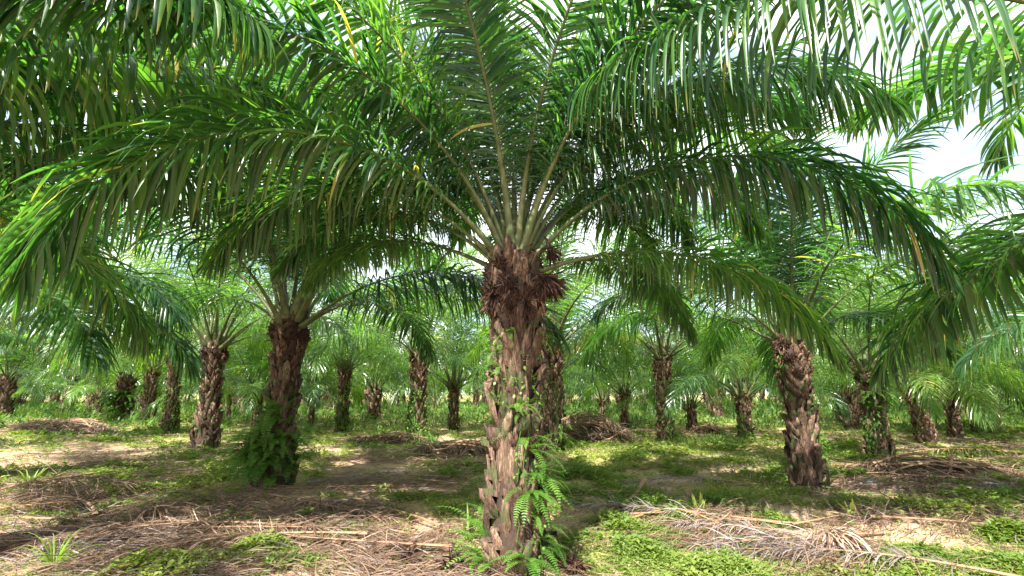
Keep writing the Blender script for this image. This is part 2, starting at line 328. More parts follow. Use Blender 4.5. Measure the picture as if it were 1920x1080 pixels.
# ------------------------------------------------------------------ fronds
def rachis_path(az, el, dr, L, bend, p=1.25, n=28, r0=.15):
    s = (np.arange(n)+.5)/n
    th = el-dr*s**p; a = az+bend*s
    d = np.stack([np.cos(th)*np.cos(a), np.cos(th)*np.sin(a), np.sin(th)], -1)*(L/n)
    o = np.array([math.cos(az)*r0, math.sin(az)*r0, 0])
    return np.vstack([o, o+np.cumsum(d, 0)])
def frond(az, el, dr, L, bend=0, per=120, K=5, fold=.18, lmax=.92, wd=.042, hang=1.3, stalk=1.0, spines=False, p=1.25, n=28, start=.17, sides=7, kink=.12, r0=.15, psi=(.5, .05, -.35)):
    path = rachis_path(az, el, dr, L, bend, p, n, r0)
    s = np.linspace(0, 1, n+1)
    rad = stalk*np.interp(s, [0, .04, .12, .3, .7, 1], [.1, .06, .04, .024, .011, .003])
    A = MB(); v, f = tube(path, rad, sides, .62); A.add(v, f, 0, attr(len(v), .25+.3*rng.random(), .5))
    T = nrm(np.gradient(path, axis=0)); S = np.stack([-np.sin(az+bend*s), np.cos(az+bend*s), 0*s], -1); Nn = np.cross(T, S)
    if spines:
        m = 70; q = np.sort(rng.uniform(.03, .24, m)); sg = np.where(rng.random(m) < .5, 1, -1)
        ip = lambda arr, q: np.stack([np.interp(q, s, arr[:, i]) for i in range(3)], -1)
        rr = np.interp(q, s, rad)[:, None]; Pq = ip(path, q)+ip(S, q)*sg[:, None]*rr*.9
        v, f, a = leaflets(Pq, ip(S, q)*sg[:, None]+ip(T, q)*.5+ip(Nn, q)*.3, ip(T, q), rng.uniform(.02, .06, m), np.full(m, .008), 0, 1, 0)
        A.add(v, f, 0, attr(len(v), .9))
    B = MB()
    for sgn in (1, -1):
        m = per; q = start+(1-start)*((np.arange(m)+rng.random(m)*.6)/m)**.96; q = np.clip(q, 0, .998)
        ip = lambda arr: np.stack([np.interp(q, s, arr[:, i]) for i in range(3)], -1)
        t = (q-start)/(1-start)
        phi = np.interp(t, [0, .15, .6, 1], [1.25, 1.15, .95, .3])+rng.normal(0, .10, m)+(vn(q*40, q*0+sgn, 1.3, int(rng.integers(1, 999)))-.5)*.35
        ps = np.array(psi)[np.arange(m) % len(psi)]+rng.normal(0, .22, m)
        Tq, Sq, Nq = nrm(ip(T)), nrm(ip(S))*sgn, nrm(ip(Nn))
        d0 = Tq*np.cos(phi)[:, None]+(Sq*np.cos(ps)[:, None]+Nq*np.sin(ps)[:, None])*np.sin(phi)[:, None]
        w0 = np.cross(Nq*np.cos(ps)[:, None]-Sq*np.sin(ps)[:, None], d0)
        ln = lmax*np.interp(t, [0, .05, .2, .45, .7, .9, 1], [.22, .45, .85, 1, .95, .7, .42])*rng.uniform(.86, 1.08, m)
        w = wd*np.interp(t, [0, .1, .5, 1], [.35, .7, 1, .75])*rng.uniform(.8, 1.15, m)
        rr = np.interp(q, s, rad)[:, None]
        v, f, a = leaflets(ip(path)+Sq*rr*.6+Nq*rr*.3, d0, w0, ln, w, hang*np.clip(rng.normal(1, .32, m), .3, 2.2), K, fold, r=np.where(rng.random(m) < .004, 1.6, np.clip(.5+rng.normal(0, .22, m), 0, 1)), twist=.25, kink=kink)
        B.add(v, f, 1, a)
    return A, B
def join(A, B):
    C = MB()
    for X in (A, B):
        for v, f, m, a in zip(X.v, X.f, X.m, X.a): C.v.append(v); C.m.append(m); C.a.append(a)
    C.f = list(A.f)+[f+A.n for f in B.f]; C.n = A.n+B.n
    return C
def frond_parts(parent, loc, args, leaf='leaf', label=None):
    A, B = frond(**args)
    st = obj('frond', A.mesh('frond_stalk', [M['rachis']]), parent, loc)
    for i in range(len(B.m)): B.m[i] = B.m[i]*0
    lf = obj('leaflets', B.mesh('frond_leaflets', [M[leaf]]), st)
    if label: st['label'] = label
    return st

# frond library for the palms further off: (class, variant) -> mesh, canonical azimuth 0
LIB = {}
CLS = [(1.5, .35, 3.6, .5), (1.32, .9, 4.6, .8), (1.14, 1.3, 5.0, 1.1), (.92, 1.6, 5.0, 1.35), (.66, 1.6, 4.6, 1.5), (.3, 1.25, 4.2, 1.7)]
def lib(cls, var, lod, leaf='leaf'):
    k = (cls, var, lod, leaf)
    if k not in LIB:
        el, dr, L, hg = CLS[cls]
        el += rng.normal(0, .06); dr += rng.normal(0, .15); b = rng.normal(0, .2)
        kw = dict(az=0, el=el, dr=dr, L=L*rng.uniform(.92, 1.08), bend=b, hang=hg)
        if lod == 0: kw.update(per=125, K=5, fold=.18, wd=.045)
        elif lod == 1: kw.update(per=96, K=4, fold=0, wd=.034, n=16, sides=5)
        else: kw.update(per=66, K=3, fold=0, wd=.056, n=10, sides=4)
        A, B = frond(**kw)
        LIB[k] = join(A, B).mesh('frond', [M['rachis'], M['leaf_mid' if leaf == 'leaf' and lod > 0 else leaf]])
    return LIB[k]
FARCROWN = []
def far_crown(i):
    while len(FARCROWN) <= i:
        C = None; nF = 28
        for j in range(nF):
            c = min(4, int(j/nF*5.3)); el, dr, L, hg = CLS[c]
            A, B = frond(az=j*2.4+rng.normal(0, .1), el=el+rng.normal(0, .08), dr=dr+rng.normal(0, .12), L=L*rng.uniform(.9, 1.08), bend=rng.normal(0, .2), hang=hg, per=46, K=2, fold=0, wd=.07, n=8, sides=4, lmax=.95)
            X = join(A, B); C = X if C is None else join(C, X)
        FARCROWN.append(C.mesh('far_crown', [M['rachis'], M['leaf_far']]))
    return FARCROWN[i]

# ------------------------------------------------------------------ trunks
def trunk(H, r, rb, lean, seed, lod=0, raw=False, rtop=None, bw=.175, bh=.34, flare=1.0):
    g = np.random.default_rng(seed); rtop = rtop or r*1.12
    mb = MB()
    def axis(z):
        u = np.clip(np.asarray(z, float)/H, -.1, 1.2); q = u**1.3*np.sign(u) if False else u*.6+.4*u*np.abs(u)
        return np.stack([lean[0]*q, lean[1]*q, np.asarray(z, float)], -1)
    def rad(z):
        u = np.clip(np.asarray(z, float)/H, 0, 1.1)
        return np.interp(u, [0, .06, .2, .5, .85, .95, 1.05], [rb*1.04, rb, (r+rb)/2, r, rtop, rtop*1.0, rtop*.72])
    nz, na = (26, 22) if lod == 0 else (12, 12)
    z = np.linspace(-.25, H*1.03, nz); a = np.arange(na)/na*2*pi
    rr = (rad(z)*.86)[:, None]*(1+g.normal(0, .035, (nz, na)))
    V = axis(z)[:, None]+np.stack([np.cos(a)[None]*rr, np.sin(a)[None]*rr, 0*rr], -1)
    mb.add(V, grid_faces(nz, na, True), 0, attr(nz*na, .4))
    # leaf bases in a spiral
    if lod == 2: bw, bh = .24, .42
    bw *= (r/.28)**.5; bh *= (r/.28)**.3
    n = int(2*pi*r*H/(bw*bh*.5)); zz = (np.arange(n)+.5)/n*(H*1.0); az = np.arange(n)*2.39996+g.normal(0, .09, n)
    zz = zz+g.normal(0, .02, n)-bh*.35
    nu, nv = (7, 6) if lod == 0 else (5, 4) if lod == 1 else (3, 3)
    if lod == 0 and H < 2.9: nu, nv = 6, 5
    us = np.linspace(-1, 1, nu); vs = np.linspace(0, 1, nv)
    w = bw*g.uniform(.75, 1.25, n); h = bh*g.uniform(.5, 1.45, n); out = g.uniform(.35, 1.6, n)*.105*(r/.3)**.5
    wv = np.interp(vs, [0, .3, .75, 1], [.7, .95, .66, .42]); pv = np.interp(vs, [0, .25, .7, 1], [-.25, .28, .8, 1.0])
    skew = g.normal(0, .45, n)
    ZZ = zz[:, None]+h[:, None]*vs[None]
    R0 = rad(ZZ)*.9+out[:, None]*pv[None]
    AZ = az[:, None, None]+(us[None, None]*(w[:, None]*wv[None]/2)[..., None]+ (skew[:, None]*vs[None]*.12)[..., None])/rad(ZZ)[..., None]
    arch = (1-np.abs(us)**2.2)*.5-.38
    RR = R0[..., None]+arch[None, None]*(.045+out[:, None, None]*.55*vs[None, :, None])+g.normal(0, .007, (n, nv, nu))
    Zf = np.broadcast_to(ZZ[..., None], RR.shape)+g.normal(0, .006, RR.shape)
    # ragged cut end
    Zf[:, -1] += g.normal(0, .022, (n, nu))+us[None]*g.normal(0, .05, (n, 1))+np.where(np.abs(us) < .4, .02, -.02)[None]
    ax = axis(Zf)
    V = ax+np.stack([np.cos(AZ)*RR, np.sin(AZ)*RR, 0*RR], -1)
    # top cap row going inward and down
    back = axis(Zf[:, -1]-.03)+np.stack([np.cos(AZ[:, -1])*(rad(ZZ[:, -1])*.8)[:, None], np.sin(AZ[:, -1])*(rad(ZZ[:, -1])*.8)[:, None], 0*RR[:, -1]], -1)
    V = np.concatenate([V, back[:, None]], 1)
    fb = grid_faces(nv+1, nu); f = (np.arange(n)[:, None, None]*((nv+1)*nu)+fb[None]).reshape(-1, 4)
    A = np.ones((n, nv+1, nu, 4)); q = np.clip(g.normal(.52, .2, n), 0, 1)
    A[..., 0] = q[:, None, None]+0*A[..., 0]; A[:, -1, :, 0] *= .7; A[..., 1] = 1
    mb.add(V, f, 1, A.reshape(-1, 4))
    return (mb if raw else mb.mesh('trunk', [M['core'], M['boot']])), axis, rad

def fibres(H, axis, rad, n, seed, span=(.72, 1.06), ln=(.12, .45), hangdown=2.2, wd=.012, raw=False):
    g = np.random.default_rng(seed)
    z = H*g.uniform(span[0], span[1], n)
    az = g.random(n)*6.28; rr = rad(z)*g.uniform(.95, 1.3, n)
    P = axis(z)+np.stack([np.cos(az)*rr, np.sin(az)*rr, 0*az], -1)
    d0 = np.stack([np.cos(az)*.6, np.sin(az)*.6, g.normal(.1, .7, n)], -1)+g.normal(0, .35, (n, 3))
    w0 = np.stack([-np.sin(az), np.cos(az), 0*az], -1)+g.normal(0, .4, (n, 3))
    v, f, a = leaflets(P, d0, w0, g.uniform(*ln, n), wd*g.uniform(.4, 2.0, n), hangdown*g.uniform(.4, 1.3, n), 4, 0, r=g.random(n)**1.3, twist=.8)
    mb = MB(); mb.add(v, f, 0, a); return mb if raw else mb.mesh('fibre', [M['fibre']])
def flower_cluster(n=90, ln=.28, spread=.7, seed=0, dirn=(0, 0, -1)):
    g = np.random.default_rng(seed); dn = nrm(np.array(dirn, float))
    mb = MB(); pth = np.array([-dn*.25, -dn*.1, dn*.02, dn*.14]); v, f = tube(pth, [.022, .02, .025, .01], 6, 1, (.1, 1, .2)); mb.add(v, f, 0, attr(len(v), .4))
    D = dn+g.normal(0, spread, (n, 3)); P = dn*g.uniform(-.02, .14, n)[:, None]+g.normal(0, .012, (n, 3))
    w0 = g.normal(0, 1, (n, 3))
    for k in range(2):
        v, f, a = leaflets(P, D, w0 if k == 0 else np.cross(nrm(D), w0), ln*g.uniform(.6, 1.1, n), np.full(n, .02), .5, 4, 0, wp=([0, .3, .8, 1], [.5, 1, .9, .3]), r=g.random(n))
        mb.add(v, f, 0, a)
    return mb.mesh('flower_cluster', [M['bunch']])
def fruit_bunch(seed=0, a=.17, b=.24, n=150):
    g = np.random.default_rng(seed); mb = MB()
    th = np.linspace(0, pi, 12); ph = np.arange(16)/16*2*pi
    V = np.stack([a*.85*np.sin(th)[:, None]*np.cos(ph)[None], a*.85*np.sin(th)[:, None]*np.sin(ph)[None], b*.88*np.cos(th)[:, None]+0*ph[None]], -1)
    V = V*(1+g.normal(0, .04, V.shape[:2]+(1,))); mb.add(V, grid_faces(12, 16, True), 0, attr(12*16, .2))
    d = nrm(g.normal(0, 1, (n, 3))); P = d*np.array([a, a, b])*.8
    for k in range(2):
        w0 = np.cross(d, [0.1, 0.2, 1]); w0 = w0 if k == 0 else np.cross(d, w0)
        v, f, at = leaflets(P, d+np.array([0, 0, .25]), w0, g.uniform(.05, .1, n), np.full(n, .03), -.2, 2, 0, wp=([0, .5, 1], [1, .8, .05]), r=g.random(n)); mb.add(v, f, 0, at)
    return mb.mesh('fruit_bunch', [M['bunch']])
BUNCH = [fruit_bunch(i) for i in range(3)]
FLOW = [flower_cluster(seed=i) for i in range(3)]
TRK = {}

def place_palm(name, base, top, wpx, wbase, label, lod, nfr, seed, group='oil palms in the plantation', fscale=1.0, extra=None, skip=None, az0=None, leaf='leaf', yellow=None, fr_cls=None):
    """base/top are photo pixels of the trunk foot and of the crown's start"""
    g = np.random.default_rng(seed)
    G = ground(*base); Tp = at_depth(top[0], top[1], G[1]); D = (G-CAM)@FW
    st = math.sqrt(1+((base[0]-960)/F)**2); r = max(wpx/2*D/F/st-.075, .12); rb = max(wbase/2*D/F/st-.05, .15)
    z0 = float(gh(G[0], G[1])); H = Tp[2]-z0+.08
    root = bpy.data.objects.new(name, None); COL.objects.link(root); root.location = (G[0], G[1], z0); root.empty_display_size = .3
    tag(root, label, 'palm tree', group)
    lean = (Tp[0]-G[0], g.normal(0, .06))
    me, axis, rad = trunk(H, r, rb, lean, seed, lod, raw=True)
    fm = fibres(H, axis, rad, 260 if lod == 0 else 160, seed, wd=.012 if lod == 0 else .02, ln=(.06, .26) if lod == 0 else (.1, .3), raw=True)
    for v, f, a in zip(fm.v, fm.f, fm.a): me.add(v, f, 2, a)
    obj('trunk', me.mesh('trunk', [M['core'], M['boot'], M['fibre']]), root)
    top_ = axis(H)
    nb = 5 if lod == 0 else 3
    for i in range(nb):
        a = g.random()*6.28; rr = rad(H*.9)*1.05
        o = obj('fruit_bunch', BUNCH[i % 3], root, axis(H*g.uniform(.84, .97))+np.array([math.cos(a)*rr, math.sin(a)*rr, 0]), g.random()*6, g.uniform(.6, .95)*(r/.3)**.5)
        o.rotation_euler = (g.normal(0, .3), g.normal(0, .3), g.random()*6)
    if extra: extra(root, top_, axis, rad, H)
    if az0 is None: az0 = g.random()*6.28
    for j in range(nfr):
        u = (j+.5)/nfr; c = min(5, int(u**.9*6)) if fr_cls is None else fr_cls[j % len(fr_cls)]
        a = az0+j*2.39996
        if skip and skip(a % (2*pi), c): continue
        lm = 'leaf'
        rr = rad(H)*.45*(.3+.7*u)
        loc = top_+np.array([math.cos(a)*rr, math.sin(a)*rr, .06-.32*u])
        o = obj('frond', lib(c, int(g.integers(0, 4)), lod, leaf), root, loc, a, fscale*g.uniform(.9, 1.08))
        if g.random() < .5: o.rotation_euler[0] = g.normal(0, .08)
    if yellow is not None:
        o = obj('frond', lib(3, 9, lod, 'leaf_yellow'), root, top_+np.array([0, 0, -.1]), yellow[0], yellow[1]); o['label'] = 'yellowing frond'
    return root, axis, rad, H, top_

# ---- the big palm in the middle
def hero_extra(root, top, axis, rad, H):
    fr = dict(C1=(2.75, 1.3, 1.5, 5.6, .1, 1.0), C3=(-.35, 1.35, 1.4, 5.4, .1, .9), C4=(.1, 1.28, 1.75, 5.5, .1, 1.3), C6=(2.35, 1.38, 1.1, 5.2, 0, .8), C7=(.9, 1.38, 1.1, 5.2, 0, .8), L1=(-2.879, .939, 2.357, 5.994, -.094, 1.5), L2=(2.587, .758, 1.408, 5.056, .017, 1.3), L3=(2.577, .548, 1.025, 4.569, -.12, 1.6),
              U1=(-1.963, 1.344, 1.424, 5.511, .048, .75), U2=(-.991, 1.455, 1.371, 5.419, -.067, .75), L0=(-2.702, 1.155, 1.864, 5.774, .019, 1.2), LL=(-2.708, 1.253, 1.302, 5.644, .052, 1.0),
              R0=(-.161, 1.224, 1.843, 5.693, .166, 3.0), R1=(-.102, .873, 2.0, 5.772, .163, 2.4), R2=(.289, .407, 1.372, 4.994, -.042, 2.0), R3=(.721, .447, 1.204, 4.644, .102, 1.8),
              RU=(-.627, 1.257, 1.493, 5.765, -.02, 1.0),
              D1=(.42, 1.02, 1.75, 5.4, .1, 1.4), D2=(.95, .95, 1.7, 5.2, -.1, 1.4), D3=(2.75, 1.0, 1.8, 5.4, .1, 1.3), B1=(1.2, 1.2, 1.3, 5.2, .1, .9), B2=(1.9, 1.05, 1.5, 5.2, -.1, 1.1), B3=(2.3, 1.15, 1.5, 5.3, .1, 1.1), B4=(.7, 1.0, 1.6, 5.2, .1, 1.3), B5=(1.55, .8, 1.7, 5.0, 0, 1.4),
              B6=(.35, 1.15, 1.55, 5.4, -.1, 1.2), B7=(3.05, 1.2, 1.6, 5.4, .1, 1.1), B10=(2.9, .85, 1.7, 5.2, -.1, 1.4),
              S1=(1.6, 1.5, .5, 4.6, 0, .4), S2=(.2, 1.46, .6, 4.4, 0, .4), S3=(-2.2, 1.47, .8, 4.9, 0, .5), S4=(3.0, 1.42, .8, 4.8, 0, .5))
    for k, (az, el, dr, L, b, hg) in fr.items():
        q = 1-el/1.5
        o = frond_parts(root, top+np.array([0, 0, .02-.22*q]), dict(az=az, el=el, dr=dr, L=L, bend=b, per=180, K=6, hang=hg*1.15, spines=True, r0=.05+.2*q, wd={'L1': .056, 'L0': .05, 'R1': .046}.get(k, .043), lmax={'L1': 1.05, 'L2': .7, 'L3': .6, 'R2': .68, 'R3': .62, 'B8': .6, 'B9': .6, 'B5': .75, 'R1': .98, 'R0': 1.1}.get(k, .88), stalk=1.0, n=36))
    for i, (dx, dy, dz, dd, s) in enumerate([(.4, -.12, .14, (.3, -.2, -.8), .6), (.27, -.12, -.2, (.8, -.2, -.6), 1.0), (-.2, -.14, -.4, (-.2, -.4, -1), .8), (-.05, -.28, -.3, (0, -.3, -1), .7), (.12, -.27, -.55, (.1, -.3, -1), .6)]):
        obj('flower_cluster', flower_cluster(140, .3, .5, 20+i, dd), root, top+np.array([dx, dy, dz]), 0, s)
    for i, (dx, dy, dz, s) in enumerate([(-.22, -.1, -.38, .75), (-.24, .05, -.16, .75), (.16, -.1, -.3, .7), (.08, -.24, -.48, .65), (-.15, -.18, -.1, .6), (.24, .1, -.05, .65)]):
        obj('fruit_bunch', BUNCH[i % 3], root, top+np.array([dx, dy, dz]), i, s)
    obj('leaf_base_fibre', fibres(H, axis, rad, 190, 77, (.8, 1.04), (.05, .24), 1.8, .008), root)
hero = place_palm('oil_palm', (968, 1065), (965, 497), 112, 134, 'large oil palm with fern tufts on its trunk filling the middle of the view', 0, 0, 3, extra=hero_extra)

# ---- two palms just outside the frame whose fronds reach in
def side_palm(x, y, H, fr, label, seed, extra_cls, az0, skip):
    z0 = float(gh(x, y)); root = bpy.data.objects.new('oil_palm', None); COL.objects.link(root); root.location = (x, y, z0)
    tag(root, label, 'palm tree', 'oil palms in the plantation')
    me, axis, rad = trunk(H-.2, .31, .38, (0, 0), seed, 1); obj('trunk', me, root)
    top = axis(H)
    for (az, el, dr, L, b, hg, wd, *ex) in fr:
        lm, pr = tuple(ex) if len(ex) == 2 else (1.05, 150)
        frond_parts(root, top, dict(az=az, el=el, dr=dr, L=L, bend=b, per=pr, K=6, hang=hg, wd=wd, spines=False, lmax=lm, n=36))
    g = np.random.default_rng(seed)
    nj = 18 if not fr or len(fr) == 2 else 9
    for j in range(nj):
        u = (j+.5)/nj; c = min(5, int(u*6)); a = az0+j*2.39996
        if skip(a % (2*pi), c): continue
        obj('frond', lib(c, int(g.integers(0, 4)), 0), root, top+np.array([math.cos(a)*.1, math.sin(a)*.1, -.2*u]), a, g.uniform(1.0, 1.15))
side_palm(6.5, 3.0, 3.4, [(1.538, 1.307, 1.299, 5.42, -.055, 1.3, .095, 1.0, 70), (1.672, .216, 1.127, 5.197, -.106, 1.6, .075, 1.05, 90), (1.50, .38, 1.3, 5.0, -.05, 1.8, .075, 1.05, 90), (1.72, 1.2, 1.3, 5.3, 0, 1.3, .095, 1.0, 70), (1.264, 1.417, 2.128, 5.299, -.068, 1.2, .06, .9, 90),
          (2.933, .976, 1.698, 6.734, .067, 5.5, .05, 1.35, 130)],
          'oil palm whose broad dark fronds hang in from beyond the right edge', 51, None, 0.4, lambda a, c: .9 < a < 5.2)
side_palm(-6.6, 3.4, 3.6, [(-.016, 1.072, 1.855, 5.259, -.018, 3.6, .062), (1.482, 1.453, 2.034, 5.594, .235, 2.6, .06), (1.164, 1.50, 1.903, 5.918, 0, 2.8, .06), (1.7, .75, 1.7, 5.2, .2, 2.2, .055), (1.25, 1.15, 1.6, 5.5, 0, 2.4, .06), (.6, 1.25, 1.7, 5.8, 0, 3.0, .06), (.3, .95, 1.5, 5.0, .1, 3.2, .06), (1.65, .35, 1.25, 5.3, -.1, 2.0, .05), (1.0, .9, 1.7, 5.0, .1, 2.4, .055), (.8, 1.35, 1.4, 5.8, 0, 2.6, .06)],
          'oil palm whose long hanging fronds reach in from beyond the left edge', 52, None, 2.0, lambda a, c: a < 1.9 or a > 6.0)

# ---- palms of the middle distance, read off the photo
PALMS = [
 ((510, 908), (548, 598), 68, 96, 'leaning oil palm with a thick skirt of ferns round its foot', 0, 26, 101, None),
 ((1515, 912), (1487, 632), 68, 84, 'sunlit oil palm with bare pale bark and brown bunches under its crown', 0, 26, 102, None),
 ((385, 838), (400, 645), 46, 64, 'oil palm with coarse jagged bark leaning behind the fern skirted palm', 0, 26, 103, None),
 ((1035, 845), (1033, 640), 42, 48, 'vine covered oil palm standing close behind the large middle palm', 0, 24, 104, None),
 ((318, 812), (327, 655), 30, 42, 'slim oil palm wrapped in creepers left of the jagged barked palm', 1, 24, 105, None),
 ((275, 795), (284, 690), 27, 34, 'dark leaning oil palm between a creeper clad palm and a fern tufted stump like palm', 1, 22, 106, None),
 ((230, 792), (236, 712), 36, 40, 'squat oil palm hidden by a bright green fern tuft on its trunk', 1, 22, 107, None),
 ((1650, 860), (1640, 700), 54, 66, 'thick oil palm draped in hanging ferns right of the sunlit bare palm', 0, 24, 108, None),
 ((1738, 830), (1716, 728), 42, 48, 'oil palm with reddish bark and pale upright stalks near dead fronds', 1, 24, 109, None),
 ((1792, 820), (1782, 742), 32, 38, 'second reddish oil palm in the receding row at the right', 1, 22, 110, None),
 ((1832, 811), (1824, 755), 22, 28, 'third and slimmer oil palm in the receding row at the right', 1, 22, 111, None),
 ((1866, 808), (1858, 768), 26, 30, 'short oil palm ending the receding row at the right', 1, 22, 112, None),
 ((1400, 822), (1394, 738), 30, 40, 'oil palm with a swollen dark foot in the open middle ground', 1, 24, 113, None),
 ((1248, 822), (1240, 665), 32, 36, 'tall straight oil palm with creepers beside the frond heap', 1, 24, 114, None),
 ((1300, 806), (1294, 762), 20, 32, 'low oil palm with a spiky dry base behind the tall straight palm', 1, 20, 115, None),
 ((1172, 800), (1170, 735), 18, 22, 'young oil palm with upright yellow green fronds behind the frond heap', 1, 22, 116, None),
 ((1130, 788), (1128, 748), 10, 12, 'small thin oil palm just above the frond heap', 2, 20, 117, None),
 ((782, 818), (787, 662), 32, 42, 'oil palm with a mossy green skirt of creepers in a sunny clearing', 1, 24, 118, None),
 ((850, 806), (852, 722), 21, 26, 'slim oil palm with upright fan of stalks left of the large middle palm', 1, 22, 119, None),
 ((745, 776), (745, 738), 10, 14, 'tiny far oil palm seen left of the mossy skirted palm', 2, 20, 120, None),
 ((640, 808), (647, 690), 24, 32, 'oil palm with a pale scaly foot and green creepers right of the fern skirted palm', 1, 24, 121, None),
 ((582, 800), (588, 748), 14, 16, 'thin oil palm half hidden right behind the fern skirted palm', 2, 20, 122, None),
 ((480, 802), (484, 744), 19, 24, 'low oil palm with orange stalks left of the fern skirted palm', 1, 22, 123, None),
 ((427, 790), (429, 738), 14, 16, 'thin dark oil palm just right of the jagged barked palm', 2, 20, 124, None),
 ((182, 786), (190, 742), 20, 26, 'bushy low oil palm at the shady left end of the row', 2, 20, 125, None),
 ((1577, 792), (1572, 742), 20, 22, 'dark oil palm between the sunlit bare palm and the fern draped palm', 2, 20, 126, None),
 ((893, 772), (893, 738), 10, 12, 'far small oil palm showing beside the large middle trunk', 2, 18, 127, None),
]
TR = []
for i, (b, t, w, wb, lab, lod, nf, sd, yel) in enumerate(PALMS):
    fs = .98 if sd in (102, 108) else 1.28 if sd in (103, 105, 106) else 1.18 if sd in (101, 104, 118, 114) else 1.05; nf -= 4
    if sd in (115, 112, 125, 107): fs = .85
    yl = (-2.85, .95) if sd == 114 else (2.9, .7) if sd == 123 else None
    lodf = {0: 1, 1: 1, 2: 2}[lod]
    if sd in (101, 102): lodf = 0
    # palms read by lod of their trunk, fronds one level lighter
    def mk(lodt=lod, lodf=lodf):
        global lib_lod
        return None
    LOD_T = lod
    g0 = place_palm('oil_palm', b, t, w, wb, lab, max(LOD_T, 0) if LOD_T else 0, 0, sd)
    root, axis, rad, H, top = g0
    g = np.random.default_rng(sd); az0 = g.random()*6.28
    for j in range(nf):
        u = (j+.5)/nf; c = min(4, int(u**.9*5.2)); a = az0+j*2.39996; rr = rad(H)*.45*(.3+.7*u)
        if sd in (101, 102, 103, 108) and ((c == 4 and math.sin(a) < -.35) or (c == 5 and math.sin(a) < .3)): continue
        if c == 5 and (math.sin(a) < .1 or g.random() < .4): continue
        o = obj('frond', lib(c, int(g.integers(0, 4)), lodf), root, top+np.array([math.cos(a)*rr, math.sin(a)*rr, .06-.32*u]), a, fs*g.uniform(.88, 1.08))
        o.rotation_euler[0] = g.normal(0, .08)
    if yl:
        o = obj('frond', lib(4, 9, lodf, 'leaf_yellow'), root, top, yl[0], yl[1]); o['label'] = 'yellowing frond'
    TR.append(g0)

# ---- palms beyond the frame's edges a little further back, their crowns reach in
EDGE = []
for i, (x, y, H, az0, lab) in enumerate([(-11.0, 9.0, 3.3, .2, 'oil palm beyond the left edge whose dark frond droops low over the mound'),
                                    (-18.2, 14.0, 3.6, 1.0, 'oil palm beyond the left edge behind the low drooping dark frond'),
                                    (-25.0, 20.0, 3.6, 2.0, 'oil palm at the shady far left end of the middle rows'),
                                    (13.8, 8.6, 2.5, .9, 'oil palm beyond the right edge level with the fern draped palm'),
                                    (18.5, 14.5, 3.4, 2.2, 'oil palm at the right edge behind the receding palm row')]):
    fr = [(.1, .35, 1.35, 5.0, -.1, 2.0, .055), (-.35, .3, 1.2, 4.8, 0, 2.0, .055)] if i == 0 else []
    side_palm(x, y, H, fr, lab, 60+i, None, az0, lambda a, c: c == 5)
    EDGE.append((x, y))

# ---- the rows at the back: trunk and crown only
def back_rows():
    taken = [(g[0].location.x, g[0].location.y) for g in TR]+EDGE
    TM = [trunk(h, .3, .36, (lx, 0), 300+k, 2)[0] for k, (h, lx) in enumerate([(2.3, .2), (3.0, -.2), (1.5, .1)])]
    hs = [2.3, 3.0, 1.5]; g = np.random.default_rng(5); row = 0
    y = 23.0
    while y < 80:
        x = -(y*1.22+6)+(row % 2)*4.2
        while x < y*1.22+6:
            X, Y = x+g.normal(0, .7), y+g.normal(0, .7); x += 7.2
            if any(math.hypot(X-a, Y-b) < 4.2 for a, b in taken): continue
            px, py = proj(np.array([X, Y, 0]))
            k = int(g.integers(0, 3)); s = g.uniform(.95, 1.25)
            r = bpy.data.objects.new('oil_palm', None); COL.objects.link(r); r.location = (X, Y, float(gh(X, Y))); r.scale = (s,)*3
            r.rotation_euler[2] = g.random()*6.28
            tag(r, 'distant oil palm among the dense green rows at the back of the plantation', 'palm tree', 'distant oil palms in the back rows')
            obj('trunk', TM[k], r)
            lx = [.2, -.2, .1][k]
            obj('crown', far_crown(int(g.integers(0, 4))), r, (lx, 0, hs[k]-.05), g.random()*6.28)
        y += 6.4; row += 1
back_rows()

# ------------------------------------------------------------------ ferns and creepers on the trunks
def fern_mesh(spots, seed, ln=(.32, .66), per=17, pl=.062, pw=.0135, up=(.0, .9), dr=(.8, 1.9), nfr=(4, 8)):
    pw = pw*1.15
    """spots: points with an outward azimuth, each a tuft of sword fern fronds"""
    g = np.random.default_rng(seed); A = MB()
    for (x, y, z, az, s) in spots:
        for k in range(int(g.integers(*nfr))):
            a = az+g.normal(0, .75); L = g.uniform(*ln)*s
            el = g.uniform(*up); path = rachis_path(a, el, g.uniform(*dr), L, g.normal(0, .4), 1.2, 8, .01)+np.array([x, y, z])
            v, f = tube(path, np.linspace(.004, .0012, 9)*s, 3); A.add(v, f, 0, attr(len(v), .4, .2, .2))
            T = nrm(np.gradient(path, axis=0)); sx = np.linspace(0, 1, 9); q = np.linspace(.08, .99, per)
            ip = lambda arr: np.stack([np.interp(q, sx, arr[:, i]) for i in range(3)], -1)
            Tq = nrm(ip(T)); S = nrm(np.cross(Tq, [0.01, 0, 1])); Nn = np.cross(S, Tq)
            r = np.clip(g.normal(.55, .2), 0, 1)
            for sg in (1, -1):
                l = pl*s*np.interp(q, [0, .15, .6, 1], [.5, 1, .9, .15]); d = S*sg+Tq*.25+Nn*.1
                v, f, a4 = leaflets(ip(path), d, Tq, l, np.full(per, pw*s), .35, 2, 0, wp=([0, .5, 1], [.8, .9, .25]), r=np.clip(r+g.normal(0, .06, per), 0, 1), ft=np.full(per, .2), twist=.12)
                A.add(v, f, 0, a4)
    return A.mesh('fern', [M['fern']])
